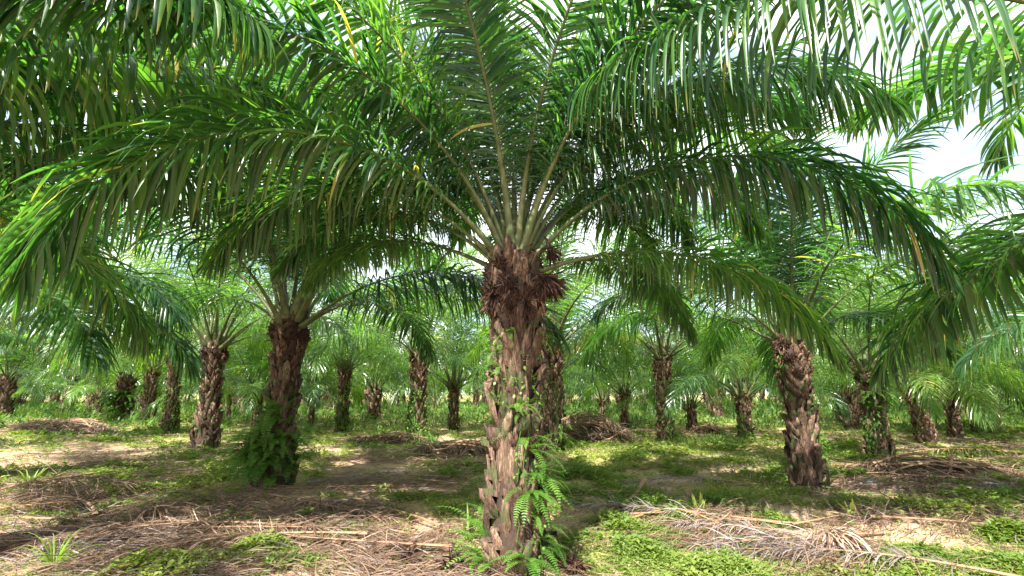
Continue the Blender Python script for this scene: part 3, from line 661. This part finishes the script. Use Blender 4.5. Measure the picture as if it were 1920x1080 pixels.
def trunk_spots(g0, zr, azr, n, seed, s=1.0, out=1.05):
    root, axis, rad, H, top = g0; g = np.random.default_rng(seed); r = []
    for i in range(n):
        z = g.uniform(*zr); a = g.uniform(*azr); p = axis(z); q = rad(z)*out
        r.append((root.location.x+p[0]+math.cos(a)*q, root.location.y+p[1]+math.sin(a)*q, root.location.z+z, a, s*g.uniform(.75, 1.2)))
    return r
def fern(g0, parts, label, seed, group='ferns growing on palm trunks', **kw):
    sp = []
    for k, (zr, azr, n, s) in enumerate(parts): sp += trunk_spots(g0, zr, azr, n, seed+k, s)
    tag(obj('sword_fern', fern_mesh(sp, seed, **kw)), label, 'fern', group)
def vine(g0, zr, azr, n, seed, label, size=.05, out=1.12):
    root, axis, rad, H, top = g0; g = np.random.default_rng(seed); A = MB()
    ns_ = max(3, n//60)
    for i in range(ns_):
        a = g.uniform(*azr); zs = np.linspace(zr[0], g.uniform(.6, 1)*zr[1], 12); aa = a+np.cumsum(g.normal(0, .12, 12)); q = rad(zs)*1.06+.02
        p = axis(zs)+np.stack([np.cos(aa)*q, np.sin(aa)*q, 0*q], -1); v, f = tube(p, .005, 4, 1, (1, .2, .1)); A.add(v, f, 0, attr(len(v), .2))
    z = zr[0]+(zr[1]-zr[0])*g.random(n)**1.3; a = g.uniform(azr[0], azr[1], n)+np.sin(z*5)*.3; q = rad(z)*out+g.random(n)**2*.14
    keep = vn(a*2, z*2, .9, seed) > .38; z, a, q = z[keep], a[keep], q[keep]; n = len(z)
    P = axis(z)+np.stack([np.cos(a)*q, np.sin(a)*q, 0*q], -1)
    d = np.stack([np.cos(a), np.sin(a), g.normal(-.2, .5, n)], -1)+g.normal(0, .5, (n, 3)); w0 = np.stack([-np.sin(a), np.cos(a), 0*a], -1)+g.normal(0, .4, (n, 3))
    v, f, at = leaflets(P, d, w0, size*g.uniform(.6, 1.5, n), size*.6*g.uniform(.6, 1.3, n), 1.0, 2, 0, wp=([0, .45, 1], [.25, 1, .08]), r=np.clip(g.normal(.5, .25, n), 0, 1)); A.add(v, f, 0, at)
    o = obj('creeper', A.mesh('creeper', [M['fern']]), None, tuple(root.location)); tag(o, label, 'creeper', 'creepers climbing palm trunks')
front = (-2.6, -.5)
fern(hero, [((.15, 1.05), (-1.5, .1), 13, .72), ((.9, 1.3), (-1.2, .4), 5, .7)], 'bright sword ferns sprouting down the sunny right side of the large middle trunk', 11)
fern(hero, [((.05, .3), (2.6, 3.9), 5, .95)], 'small dark fern at the left foot of the large middle trunk', 12, up=(.5, 1.2))
fern(hero, [((1.85, 2.35), (-2.4, -.2), 4, .45)], 'little fern sprigs high on the large middle trunk below the crown', 13)
vine(hero, (1.6, 2.4), (-2.6, -.3), 110, 17, 'creeper leaves scattered below the crown of the large middle palm', .05, 1.15)
fern(hero, [((.9, 1.7), (-2.4, -.9), 3, .5)], 'tiny ferns in the bark halfway up the large middle trunk', 14)
vine(hero, (.0, 1.5), (-1.5, -.1), 170, 15, 'thin leafy creeper climbing the large middle trunk', .045, 1.08)
B = TR[0]
fern(B, [((.1, .95), (-3.6, 0.1), 44, 1.15), ((.9, 1.5), (-2.2, -.5), 9, 1.0)], 'dense skirt of sword ferns round the foot of the leaning left palm', 21, up=(.0, 1.1), pw=.017, pl=.085, per=15)
vine(B, (1.9, 2.6), (-.9, .1), 40, 22, 'sprig of creeper near the top of the leaning fern skirted palm', .06)
vine(TR[1], (.35, 1.0), (-.8, .5), 200, 23, 'dark green creeper on the shaded right side of the sunlit bare palm', .07)
vine(TR[1], (2.2, 2.5), (-3.1, -2.4), 26, 24, 'pale leaf sprig below the crown of the sunlit bare palm', .07)
vine(TR[3], (.0, 2.6), (-3.2, 0), 760, 25, 'yellow green creeper covering the trunk behind the large middle palm', .055)
fern(TR[3], [((.1, .8), (-1.2, .2), 7, .9)], 'ferns at the foot of the vine covered palm behind the large middle trunk', 26, pw=.02)
vine(TR[4], (0, 2.0), (-3.2, .2), 700, 27, 'creeper wrapping the slim palm left of the jagged barked palm', .08)
fern(TR[6], [((.6, 1.6), (-3.1, -.3), 16, 1.7)], 'bright yellow green fern tuft on the squat palm at the far left', 28, pw=.04, per=16)
vine(TR[7], (.2, 2.6), (-3.2, .2), 800, 29, 'hanging green creeper on the thick palm right of the sunlit bare palm', .08)
fern(TR[7], [((1.0, 2.2), (-2.6, -.2), 8, .8)], 'ferns hanging on the thick palm right of the sunlit bare palm', 30, pw=.035, per=16)
vine(TR[13], (.0, 2.4), (-2.2, .2), 420, 31, 'creeper on the right side of the tall straight palm beside the frond heap', .09)
vine(TR[17], (.0, 1.9), (-3.2, .2), 1400, 32, 'mossy green creeper skirt on the palm in the sunny clearing', .09)
vine(TR[20], (.2, 2.2), (-2.4, .2), 620, 33, 'creeper over the palm with the pale scaly foot', .09)
vine(TR[12], (.1, .9), (-3.0, -1.4), 200, 34, 'dull green creeper on the swollen foot of the palm in the open ground', .08)
vine(TR[18], (.1, 1.5), (-3.0, 0), 160, 35, 'thin creeper on the slim palm left of the large middle trunk', .08)

# ------------------------------------------------------------------ dead fronds
def dead_frond_mesh(L, seed, mat='dry', stalk='stalk_dry', bend=.5, per=105, lift=.07, ll=.46, wd=.0085, thick=.85, fan=1.0, bare=.22):
    g = np.random.default_rng(seed); n = 20; s = np.linspace(0, 1, n+1)
    a = bend*(s-.5); x = np.cumsum(np.cos(a))*L/n; y = np.cumsum(np.sin(a))*L/n
    z = .04+lift*np.sin(s*pi)+lift*.5*g.random()*(1-s)
    path = np.stack([x-x[n//2], y-y[n//2], z], -1)
    A = MB(); v, f = tube(path, thick*np.interp(s, [0, .1, .4, 1], [.05, .032, .018, .004]), 6, .5); A.add(v, f, 0, attr(len(v), .5))
    # broad cut foot
    B = MB(); T = nrm(np.gradient(path, axis=0)); S = np.stack([-T[:, 1], T[:, 0], 0*s], -1)
    for sg in (1, -1):
        q = np.sort(g.uniform(bare, .99, per)); ip = lambda arr: np.stack([np.interp(q, s, arr[:, i]) for i in range(3)], -1)
        ph = np.interp(q, [bare, 1], [1.1, .35])*fan+g.normal(0, .2, per); up = g.normal(.15, .25, per)
        Tq, Sq = ip(T), ip(S)*sg
        d = Tq*np.cos(ph)[:, None]+Sq*np.sin(ph)[:, None]+np.array([0, 0, 1.])*up[:, None]
        w0 = np.cross(d, [0, 0, 1.])+g.normal(0, .4, (per, 3))
        ln = ll*np.interp(q, [bare, .4, .8, 1], [.6, 1, .9, .5])*g.uniform(.6, 1.15, per)
        v, f, at = leaflets(ip(path), d, w0, ln, wd*g.uniform(.6, 1.5, per), g.uniform(.5, 1.6, per), 5, 0, r=np.clip(g.normal(.5, .25, per), 0, 1), twist=.5, floor=lambda x, y: 0*x, curl=g.normal(0, .25, (per, 1))*Sq+Tq*g.normal(.1, .3, (per, 1)))
        B.add(v, f, 0, at)
    return A.mesh('dead_stalk', [M[stalk]]), B.mesh('dead_leaflets', [M[mat]])
DEAD = [dead_frond_mesh(3.0, 1, 'dry'), dead_frond_mesh(3.4, 2, 'dry', bend=-.6), dead_frond_mesh(2.6, 3, 'drygrey'), dead_frond_mesh(3.2, 4, 'dry', bend=.9, ll=.6), dead_frond_mesh(3.0, 5, 'drygrey', bend=-.4, ll=.55),
        dead_frond_mesh(3.6, 6, 'dry', 'stalk_ochre', bend=.3, thick=1.3, lift=.16), dead_frond_mesh(2.2, 7, 'dry', bend=1.2, lift=.25, ll=.6)]
def put_dead(px, py, ang, k, label, s=1.0, group='dead fronds lying on the ground', dz=0):
    G = ground(px, py); z = float(gh(G[0], G[1]))+dz
    a, b = DEAD[k]
    root = bpy.data.objects.new('dead_frond', None); COL.objects.link(root); root.location = (G[0], G[1], z); root.rotation_euler = (0, 0, R(ang)); root.scale = (s,)*3
    tag(root, label, 'dead frond', group)
    obj('stalk', a, root); obj('leaflets', b, root)
SP = [(640, 1035, 170, 1, 'long straw coloured dead frond stretching over the litter at bottom centre left', 1.0),
      (700, 965, 150, 0, 'dead frond with a thin pale stalk lying in front of the fern skirted palm', .9),
      (300, 1010, 195, 3, 'curled brown dead frond heaped low on the left ground', 1.0),
      (420, 1035, 200, 0, 'brown dead frond in front of the heaped one at lower left', 1.0),
      (120, 945, 20, 6, 'dark curved dead frond with a raised stalk at the left edge', 1.1),
      (90, 965, 25, 5, 'dead frond with a yellow stalk at the left edge beside the green tuft', .7),
      (800, 870, 170, 1, 'dark dead frond lying left of the large middle trunk', 1.0),
      (730, 860, 185, 3, 'tangled dead frond behind and left of the large middle trunk', 1.0),
      (1240, 965, 155, 4, 'grey weathered dead frond with a peeled upright stalk end right of the middle', 1.0),
      (1360, 992, 165, 2, 'dead frond with grey leaflets just below the long curved yellow brown stalk', .9),
      (1480, 1020, 190, 4, 'grey dead frond partly under weeds at the lower right', 1.0),
      (1620, 1055, 160, 2, 'weathered grey dead frond ending at the bottom right weeds', 1.1),
      (1640, 885, 170, 5, 'dead frond with an orange stalk right of the sunlit bare palm', 1.0),
      (1740, 905, 165, 3, 'brown dead frond below the orange stalked one at the right', 1.1),
      (1820, 925, 160, 1, 'dark dead frond sloping to the right edge', 1.1),
      (1800, 858, 175, 5, 'long dead frond with a yellow brown stalk by the reddish barked palm', 1.0),
      (110, 808, 10, 3, 'dry brown frond on the low mound at the far left', 1.2),
      (60, 815, 170, 0, 'dead frond spread at the foot of the low mound at far left', 1.2),
      (1290, 905, 175, 2, 'pale bleached dead frond in the sunlit grass right of the middle', 1.0)]
for i, (px, py, an, k, lab, s) in enumerate(SP): put_dead(px, py, an, k, lab, s)
g = np.random.default_rng(44)
cand = 0
while cand < 44:
    px, py = g.uniform(-60, 1980), g.uniform(795, 1075); G = ground(px, py)
    c = cover(G[0], G[1])
    if g.random() > float(c[1])**1.2*(1-float(c[2]))**1.5: continue
    if px > 960 and g.random() < .4: continue
    if abs(G[0]) < .9 and G[1] < 6: continue
    left = px < 960
    put_dead(px, py, g.normal(180 if g.random() < .5 else 0, 28), int(g.integers(0, 7)) if g.random() < .25 else int(g.choice([0, 1, 3, 2])),
             ('dry brown frond among the many strewn over the %s half of the ground' % ('left' if left else 'right')), g.uniform(.7, 1.1), 'dry fronds strewn over the %s ground' % ('left' if left else 'right'))
    cand += 1

def frond_heap(px, py, w, h, d, n, label, seed, sticks=10, mats=('dry', 'drygrey')):
    G = ground(px, py); g = np.random.default_rng(seed); z0 = float(gh(G[0], G[1]))
    root = bpy.data.objects.new('frond_heap', None); COL.objects.link(root); root.location = (G[0], G[1]+d/2, z0)
    tag(root, label, 'frond heap', 'heaps of cut fronds')
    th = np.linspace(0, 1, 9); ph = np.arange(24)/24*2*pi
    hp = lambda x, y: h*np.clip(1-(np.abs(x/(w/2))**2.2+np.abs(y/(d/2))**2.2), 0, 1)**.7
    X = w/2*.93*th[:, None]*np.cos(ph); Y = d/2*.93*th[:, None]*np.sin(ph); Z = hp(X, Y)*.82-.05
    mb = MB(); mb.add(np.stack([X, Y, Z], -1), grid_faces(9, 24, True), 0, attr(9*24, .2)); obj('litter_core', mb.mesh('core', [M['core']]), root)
    x = g.uniform(-w/2, w/2, n); y = g.uniform(-d/2, d/2, n); k = hp(x, y) > .02; x, y = x[k], y[k]; m = len(x)
    P = np.stack([x, y, hp(x, y)*g.uniform(.8, 1.03, m)], -1)
    q = (np.floor(x/.5)+np.floor(P[:, 2]/.2)*3).astype(np.int64)
    az = _h(q+50, q*0+3, seed)*3-1.5+np.where(g.random(m) < .5, 0, pi)+g.normal(0, .3, m); ti = g.normal(-.15, .3, m)
    d0 = np.stack([np.cos(az)*np.cos(ti), np.sin(az)*np.cos(ti)-.25, np.sin(ti)], -1); w0 = np.stack([-np.sin(az), np.cos(az), 0*az], -1)+g.normal(0, .3, (m, 3))
    v, f, a = leaflets(P, d0, w0, g.uniform(.2, .6, m), .016*g.uniform(.6, 1.5, m), g.uniform(.3, 1.2, m), 4, 0, r=g.random(m), twist=.6, floor=lambda x, y: 0*x)
    mb = MB(); mb.add(v, f, 0, a); obj('dry_leaflets', mb.mesh('heap_leaflets', [M[mats[0]]]), root)
    for i in range(sticks):
        cx, cy = g.uniform(-w*.32, w*.32), g.uniform(-d*.45, d*.1); a = g.normal(0, .5)+(pi if g.random() < .5 else 0); L = g.uniform(.7, 1.5); s = np.linspace(-.5, .5, 9)
        px_ = cx+np.cos(a)*s*L; py_ = cy+np.sin(a)*s*L; pz = hp(px_, py_)*1.0+.05+.1*s*g.normal()
        pz = np.maximum(pz, float(pz.mean())*.7)
        mb = MB(); v, f = tube(np.stack([px_, py_, pz], -1), np.linspace(.042, .014, 9), 6, .6); mb.add(v, f, 0, attr(len(v), g.random())); obj('stalk', mb.mesh('stalk', [M['stalk_dry']]), root)
frond_heap(1112, 830, 3.2, .95, 1.8, 2600, 'high brown heap of cut fronds right of the vine covered palm', 61, 12)
frond_heap(1335, 812, 1.7, .32, 1.0, 700, 'small low mound of brown fronds left of the swollen footed palm', 62, 4)
frond_heap(720, 832, 3.0, .3, 1.2, 1300, 'low dark heap of cut fronds in the clearing left of the middle', 63, 6)
frond_heap(850, 858, 2.6, .35, 1.0, 1500, 'low heap of grey brown fronds just left of the large middle trunk', 64, 7)
frond_heap(70, 815, 4.5, .55, 2.0, 2600, 'broad pinkish brown heap of dry fronds at the far left', 65, 8)
frond_heap(1790, 900, 3.6, .35, 1.2, 2000, 'long low heap of dead fronds toward the right edge', 66, 8)

# loose stalks with their own look
def loose_stalk(pts, r, mat, label, name='palm_stalk', cat='stalk', flat=.5):
    P = np.array([[*ground(a, b)[:2], 0] for a, b, c in pts]); P[:, 2] = gh(P[:, 0], P[:, 1])+np.array([c for _, _, c in pts])
    s = np.linspace(0, 1, len(P)); q = np.linspace(0, 1, 24)
    Pc = np.stack([np.interp(q, s, P[:, i]) for i in range(3)], -1)
    for _ in range(3): Pc[1:-1] = (Pc[:-2]+2*Pc[1:-1]+Pc[2:])/4
    mb = MB(); v, f = tube(Pc, np.interp(q, [0, .08, .5, 1], [r*1.5, r, r*.75, r*.35]), 8, flat); mb.add(v, f, 0, attr(len(v), .6)); 
    tag(obj(name, mb.mesh(name, [M[mat]])), label, cat, 'bare stalks lying on the ground')
loose_stalk([(1168, 975, .03), (1240, 962, .1), (1300, 975, .12), (1350, 988, .08), (1440, 1008, .03)], .026, 'stalk_ochre', 'long curved yellow brown stalk lying across the weeds at lower right')
loose_stalk([(1185, 992, .03), (1225, 975, .06), (1270, 968, .04)], .02, 'stalk_dry', 'short dark stalk beside the long curved yellow brown one')
loose_stalk([(1210, 918, .22), (1190, 938, .1), (1150, 952, .04), (1100, 958, .02)], .035, 'stalk_dry', 'peeled stalk with its cut end tipped up in the grass', flat=.35)
loose_stalk([(1590, 868, .05), (1680, 878, .1), (1720, 890, .05)], .04, 'stalk_ochre', 'orange brown stalk lying right of the sunlit bare palm')
loose_stalk([(1690, 832, .06), (1730, 838, .12), (1790, 848, .08), (1900, 862, .04)], .05, 'stalk_dry', 'long dark stalk lying in front of the receding palm row')
loose_stalk([(1640, 896, .06), (1700, 893, .1), (1740, 892, .05)], .03, 'stalk_ochre', 'bright yellow stalk on the dead fronds at the right')
loose_stalk([(170, 900, .12), (110, 915, .16), (50, 940, .06), (0, 962, .03)], .035, 'stalk_dry', 'dark arched stalk on the litter at the left edge')
loose_stalk([(160, 912, .05), (90, 935, .08), (20, 958, .03), (-40, 975, .03)], .022, 'stalk_ochre', 'thin yellow stalk below the dark arched one at the left edge')
loose_stalk([(570, 932, .03), (640, 962, .1), (700, 982, .08), (745, 1000, .02)], .012, 'stalk_dry', 'thin pale stalk pointing down toward the large middle trunk')

# ------------------------------------------------------------------ small plants
def tuft(px, py, n, ln, wd, label, seed, mat='grass', up=(.5, 1.3), hang=1.8, name='grass_tuft', cat='grass tuft', r=.6, K=6, group=None, spread=.04, wp=None):
    G = ground(px, py); g = np.random.default_rng(seed); az = g.random(n)*6.28; ti = g.uniform(*up, n)
    P = np.stack([np.cos(az), np.sin(az), 0*az], -1)*g.random((n, 1))*spread
    d0 = np.stack([np.cos(az)*np.cos(ti), np.sin(az)*np.cos(ti), np.sin(ti)], -1); w0 = np.stack([-np.sin(az), np.cos(az), 0*az], -1)
    kw = {'wp': wp} if wp else {}
    v, f, a = leaflets(P, d0, w0, ln*g.uniform(.5, 1.1, n), wd*g.uniform(.7, 1.2, n), hang*g.uniform(.5, 1.3, n), K, .18, r=np.clip(g.normal(r, .15, n), 0, 1), ft=g.random(n)*.3, **kw)
    mb = MB(); mb.add(v, f, 0, a); o = obj(name, mb.mesh(name, [M[mat]]), None, (G[0], G[1], float(gh(G[0], G[1])))); tag(o, label, cat, group)
tuft(100, 1062, 34, .48, .014, 'arching yellow green grass tuft at the bottom left corner', 1)
tuft(210, 995, 9, .35, .009, 'thin single grass clump on the left litter', 2, hang=1.2)
tuft(55, 915, 26, .42, .03, 'yellowish green leaf tuft beside the arched stalk at left', 3, r=.8, hang=1.0)
tuft(110, 800, 14, 1.0, .09, 'young bright palm seedling on the far left mound', 4, r=.7, hang=.9)
OV = ([0, .2, .5, .8, 1], [.15, .75, 1, .7, .06])
tuft(1310, 962, 9, .3, .045, 'narrow leaved seedling on the bare sand at right', 5, 'weed', name='seedling', cat='seedling', r=.95, hang=.3, up=(.9, 1.45), wp=OV)
tuft(1600, 965, 9, .28, .045, 'upright broad leaved seedling right of the sunlit bare palm', 6, 'weed', name='seedling', cat='seedling', r=.95, hang=.3, up=(.8, 1.4), wp=OV)
tuft(1545, 915, 10, .3, .05, 'leafy seedling at the foot of the sunlit bare palm', 16, 'weed', name='seedling', cat='seedling', r=.6, hang=.6, up=(.4, 1.3), wp=OV)
tuft(1855, 1050, 6, .2, .05, 'glossy oval leaved seedling near the bottom right corner', 7, 'weed', name='seedling', cat='seedling', r=.9, hang=.5, up=(.5, 1.3), wp=OV)
tuft(1818, 1042, 5, .2, .05, 'smaller pale seedling left of the glossy oval leaved one', 8, 'weed', name='seedling', cat='seedling', r=1, hang=.5, up=(.5, 1.3), wp=OV)
tuft(880, 1005, 16, .5, .035, 'dark strap leaved plant at the left foot of the large middle trunk', 9, 'fern', name='strap_plant', cat='plant', r=.2, hang=1.0, up=(.6, 1.4))
tuft(1480, 905, 12, .3, .03, 'yellow green tuft at the left foot of the sunlit bare palm', 10, r=.9, hang=.9)
tuft(300, 815, 12, .6, .05, 'green tuft beside the creeper clad palm at left', 11, 'fern', name='grass_tuft', hang=1.0)
g = np.random.default_rng(9)
for i, (px, py) in enumerate([(1180, 1020), (1100, 1000), (1250, 1060), (1390, 935), (1440, 920), (820, 960), (780, 935), (600, 990), (900, 1075), (1680, 950), (1370, 1040), (540, 1060)]):
    tuft(px, py, 14, .12, .035, 'leafy weed sprig standing above the low weeds', 30+i, 'weed', name='weed_sprig', cat='weed', r=g.random(), hang=.6, up=(.1, 1.4), wp=OV, spread=.04, group='leafy weed sprigs', K=4)
# upright brown spray of dry leaflets, lower right
def dry_spray(px, py, n, h, label, seed, mat='dry'):
    G = ground(px, py); g = np.random.default_rng(seed); az = g.uniform(-2.9, .9, n)
    P = np.stack([g.normal(0, .06, n), g.normal(0, .06, n), .03+h*g.uniform(.55, 1, n)], -1)
    ti = g.normal(.1, .3, n)
    d0 = np.stack([np.cos(az)*np.cos(ti), np.sin(az)*np.cos(ti), np.sin(ti)], -1); w0 = np.stack([-np.sin(az), np.cos(az), 0*az], -1)
    v, f, a = leaflets(P, d0, w0, g.uniform(.3, .75, n), .011*g.uniform(.6, 1.5, n), g.uniform(1.6, 3.2, n), 6, 0, r=g.random(n), twist=.5, floor=lambda x, y: 0*x)
    root = bpy.data.objects.new('dead_frond', None); COL.objects.link(root); root.location = (G[0], G[1], float(gh(G[0], G[1]))); tag(root, label, 'dead frond', 'dead fronds lying on the ground')
    mb = MB(); v2, f2 = tube(np.array([[.5, .35, .02], [.25, .2, .12], [.05, .05, h*.8], [-.02, 0, h]]), [.03, .028, .024, .01], 6, .7, (0, 1, .1)); mb.add(v2, f2, 0, attr(len(v2), .3)); obj('stalk', mb.mesh('stalk', [M['stalk_dry']]), root)
    mb = MB(); mb.add(v, f, 0, a); obj('leaflets', mb.mesh('spray', [M[mat]]), root)
dry_spray(1565, 1030, 170, .24, 'upright brown spray of dry leaflets drooping over at lower right', 71)
dry_spray(290, 985, 110, .2, 'low brown spray of dry leaflets on the left litter', 72)
def husk(px, py, s, label, seed):
    G = ground(px, py); o = obj('dry_bunch', flower_cluster(160, .22, .9, seed, (0, -.4, -.2)), None, (G[0], G[1], float(gh(G[0], G[1]))+.07), 0, s); tag(o, label, 'dry bunch', 'fallen dry bunches')
husk(845, 1058, .9, 'reddish brown fallen bunch at the left foot of the large middle trunk', 81)
husk(770, 1052, .7, 'smaller brown fallen bunch left of the one by the large middle trunk', 82)
husk(1075, 1068, .9, 'brown fallen bunch at the right foot of the large middle trunk', 83)
husk(1365, 862, .7, 'small reddish husk lying alone in the sunlit clearing', 84)

# ------------------------------------------------------------------ light, sky, camera
SUN_EL, SUN_AZ = R(50), R(245)      # direction towards the sun, measured from +X
w = bpy.data.worlds.new('World'); scene.world = w; w.use_nodes = True; t = w.node_tree; t.nodes.clear(); ns, L = t.nodes, t.links
sky = ns.new('ShaderNodeTexSky'); sky.sky_type = 'NISHITA'; sky.sun_disc = False; sky.sun_elevation = SUN_EL; sky.sun_rotation = pi/2-SUN_AZ
sky.air_density = 1.0; sky.dust_density = 1.5; sky.ozone_density = 1.0
tc = ns.new('ShaderNodeTexCoord'); mp = ns.new('ShaderNodeMapping'); mp.inputs['Scale'].default_value = (1, 1, 2.2); L.new(tc.outputs['Generated'], mp.inputs[0])
no = N_(t, 'ShaderNodeTexNoise', i_Scale=2.6, i_Detail=8, i_Roughness=.58); L.new(mp.outputs[0], no.inputs['Vector'])
mr = N_(t, 'ShaderNodeMapRange', interpolation_type='SMOOTHSTEP'); mr.inputs[1].default_value = .4; mr.inputs[2].default_value = .6; mr.inputs[3].default_value = .25; L.new(no.outputs['Fac'], mr.inputs[0])
n2 = N_(t, 'ShaderNodeTexNoise', i_Scale=5, i_Detail=6); L.new(mp.outputs[0], n2.inputs['Vector'])
cc = N_(t, 'ShaderNodeVectorMath', operation='SCALE'); L.new(ramp(t, n2.outputs['Fac'], [(.3, (.55, .57, .60)), (.6, (.9, .91, .93))]), cc.inputs[0]); cc.inputs['Scale'].default_value = 8.0
cl = mix(t, mr.outputs[0], sky.outputs[0], cc.outputs[0])
bg = N_(t, 'ShaderNodeBackground', i_Strength=.085); L.new(cl, bg.inputs[0])
ow = ns.new('ShaderNodeOutputWorld'); L.new(bg.outputs[0], ow.inputs[0])
ld = bpy.data.lights.new('sun', 'SUN'); ld.energy = 5.0; ld.angle = R(.53); ld.color = (1, .965, .9)
so = bpy.data.objects.new('sun', ld); COL.objects.link(so)
from mathutils import Vector
sd = Vector((math.cos(SUN_EL)*math.cos(SUN_AZ), math.cos(SUN_EL)*math.sin(SUN_AZ), math.sin(SUN_EL)))
so.rotation_euler = sd.to_track_quat('Z', 'Y').to_euler(); so.location = sd*60
cam = bpy.data.cameras.new('camera'); cam.lens = 16.0; cam.sensor_width = 36; cam.clip_end = 2000; cam.clip_start = .05
co = bpy.data.objects.new('camera', cam); COL.objects.link(co); co.location = CAM; co.rotation_euler = (pi/2+PITCH, 0, 0); scene.camera = co
vs = scene.view_settings; vs.view_transform = 'Standard'; vs.look = 'None'; vs.exposure = 2.15; vs.gamma = 1
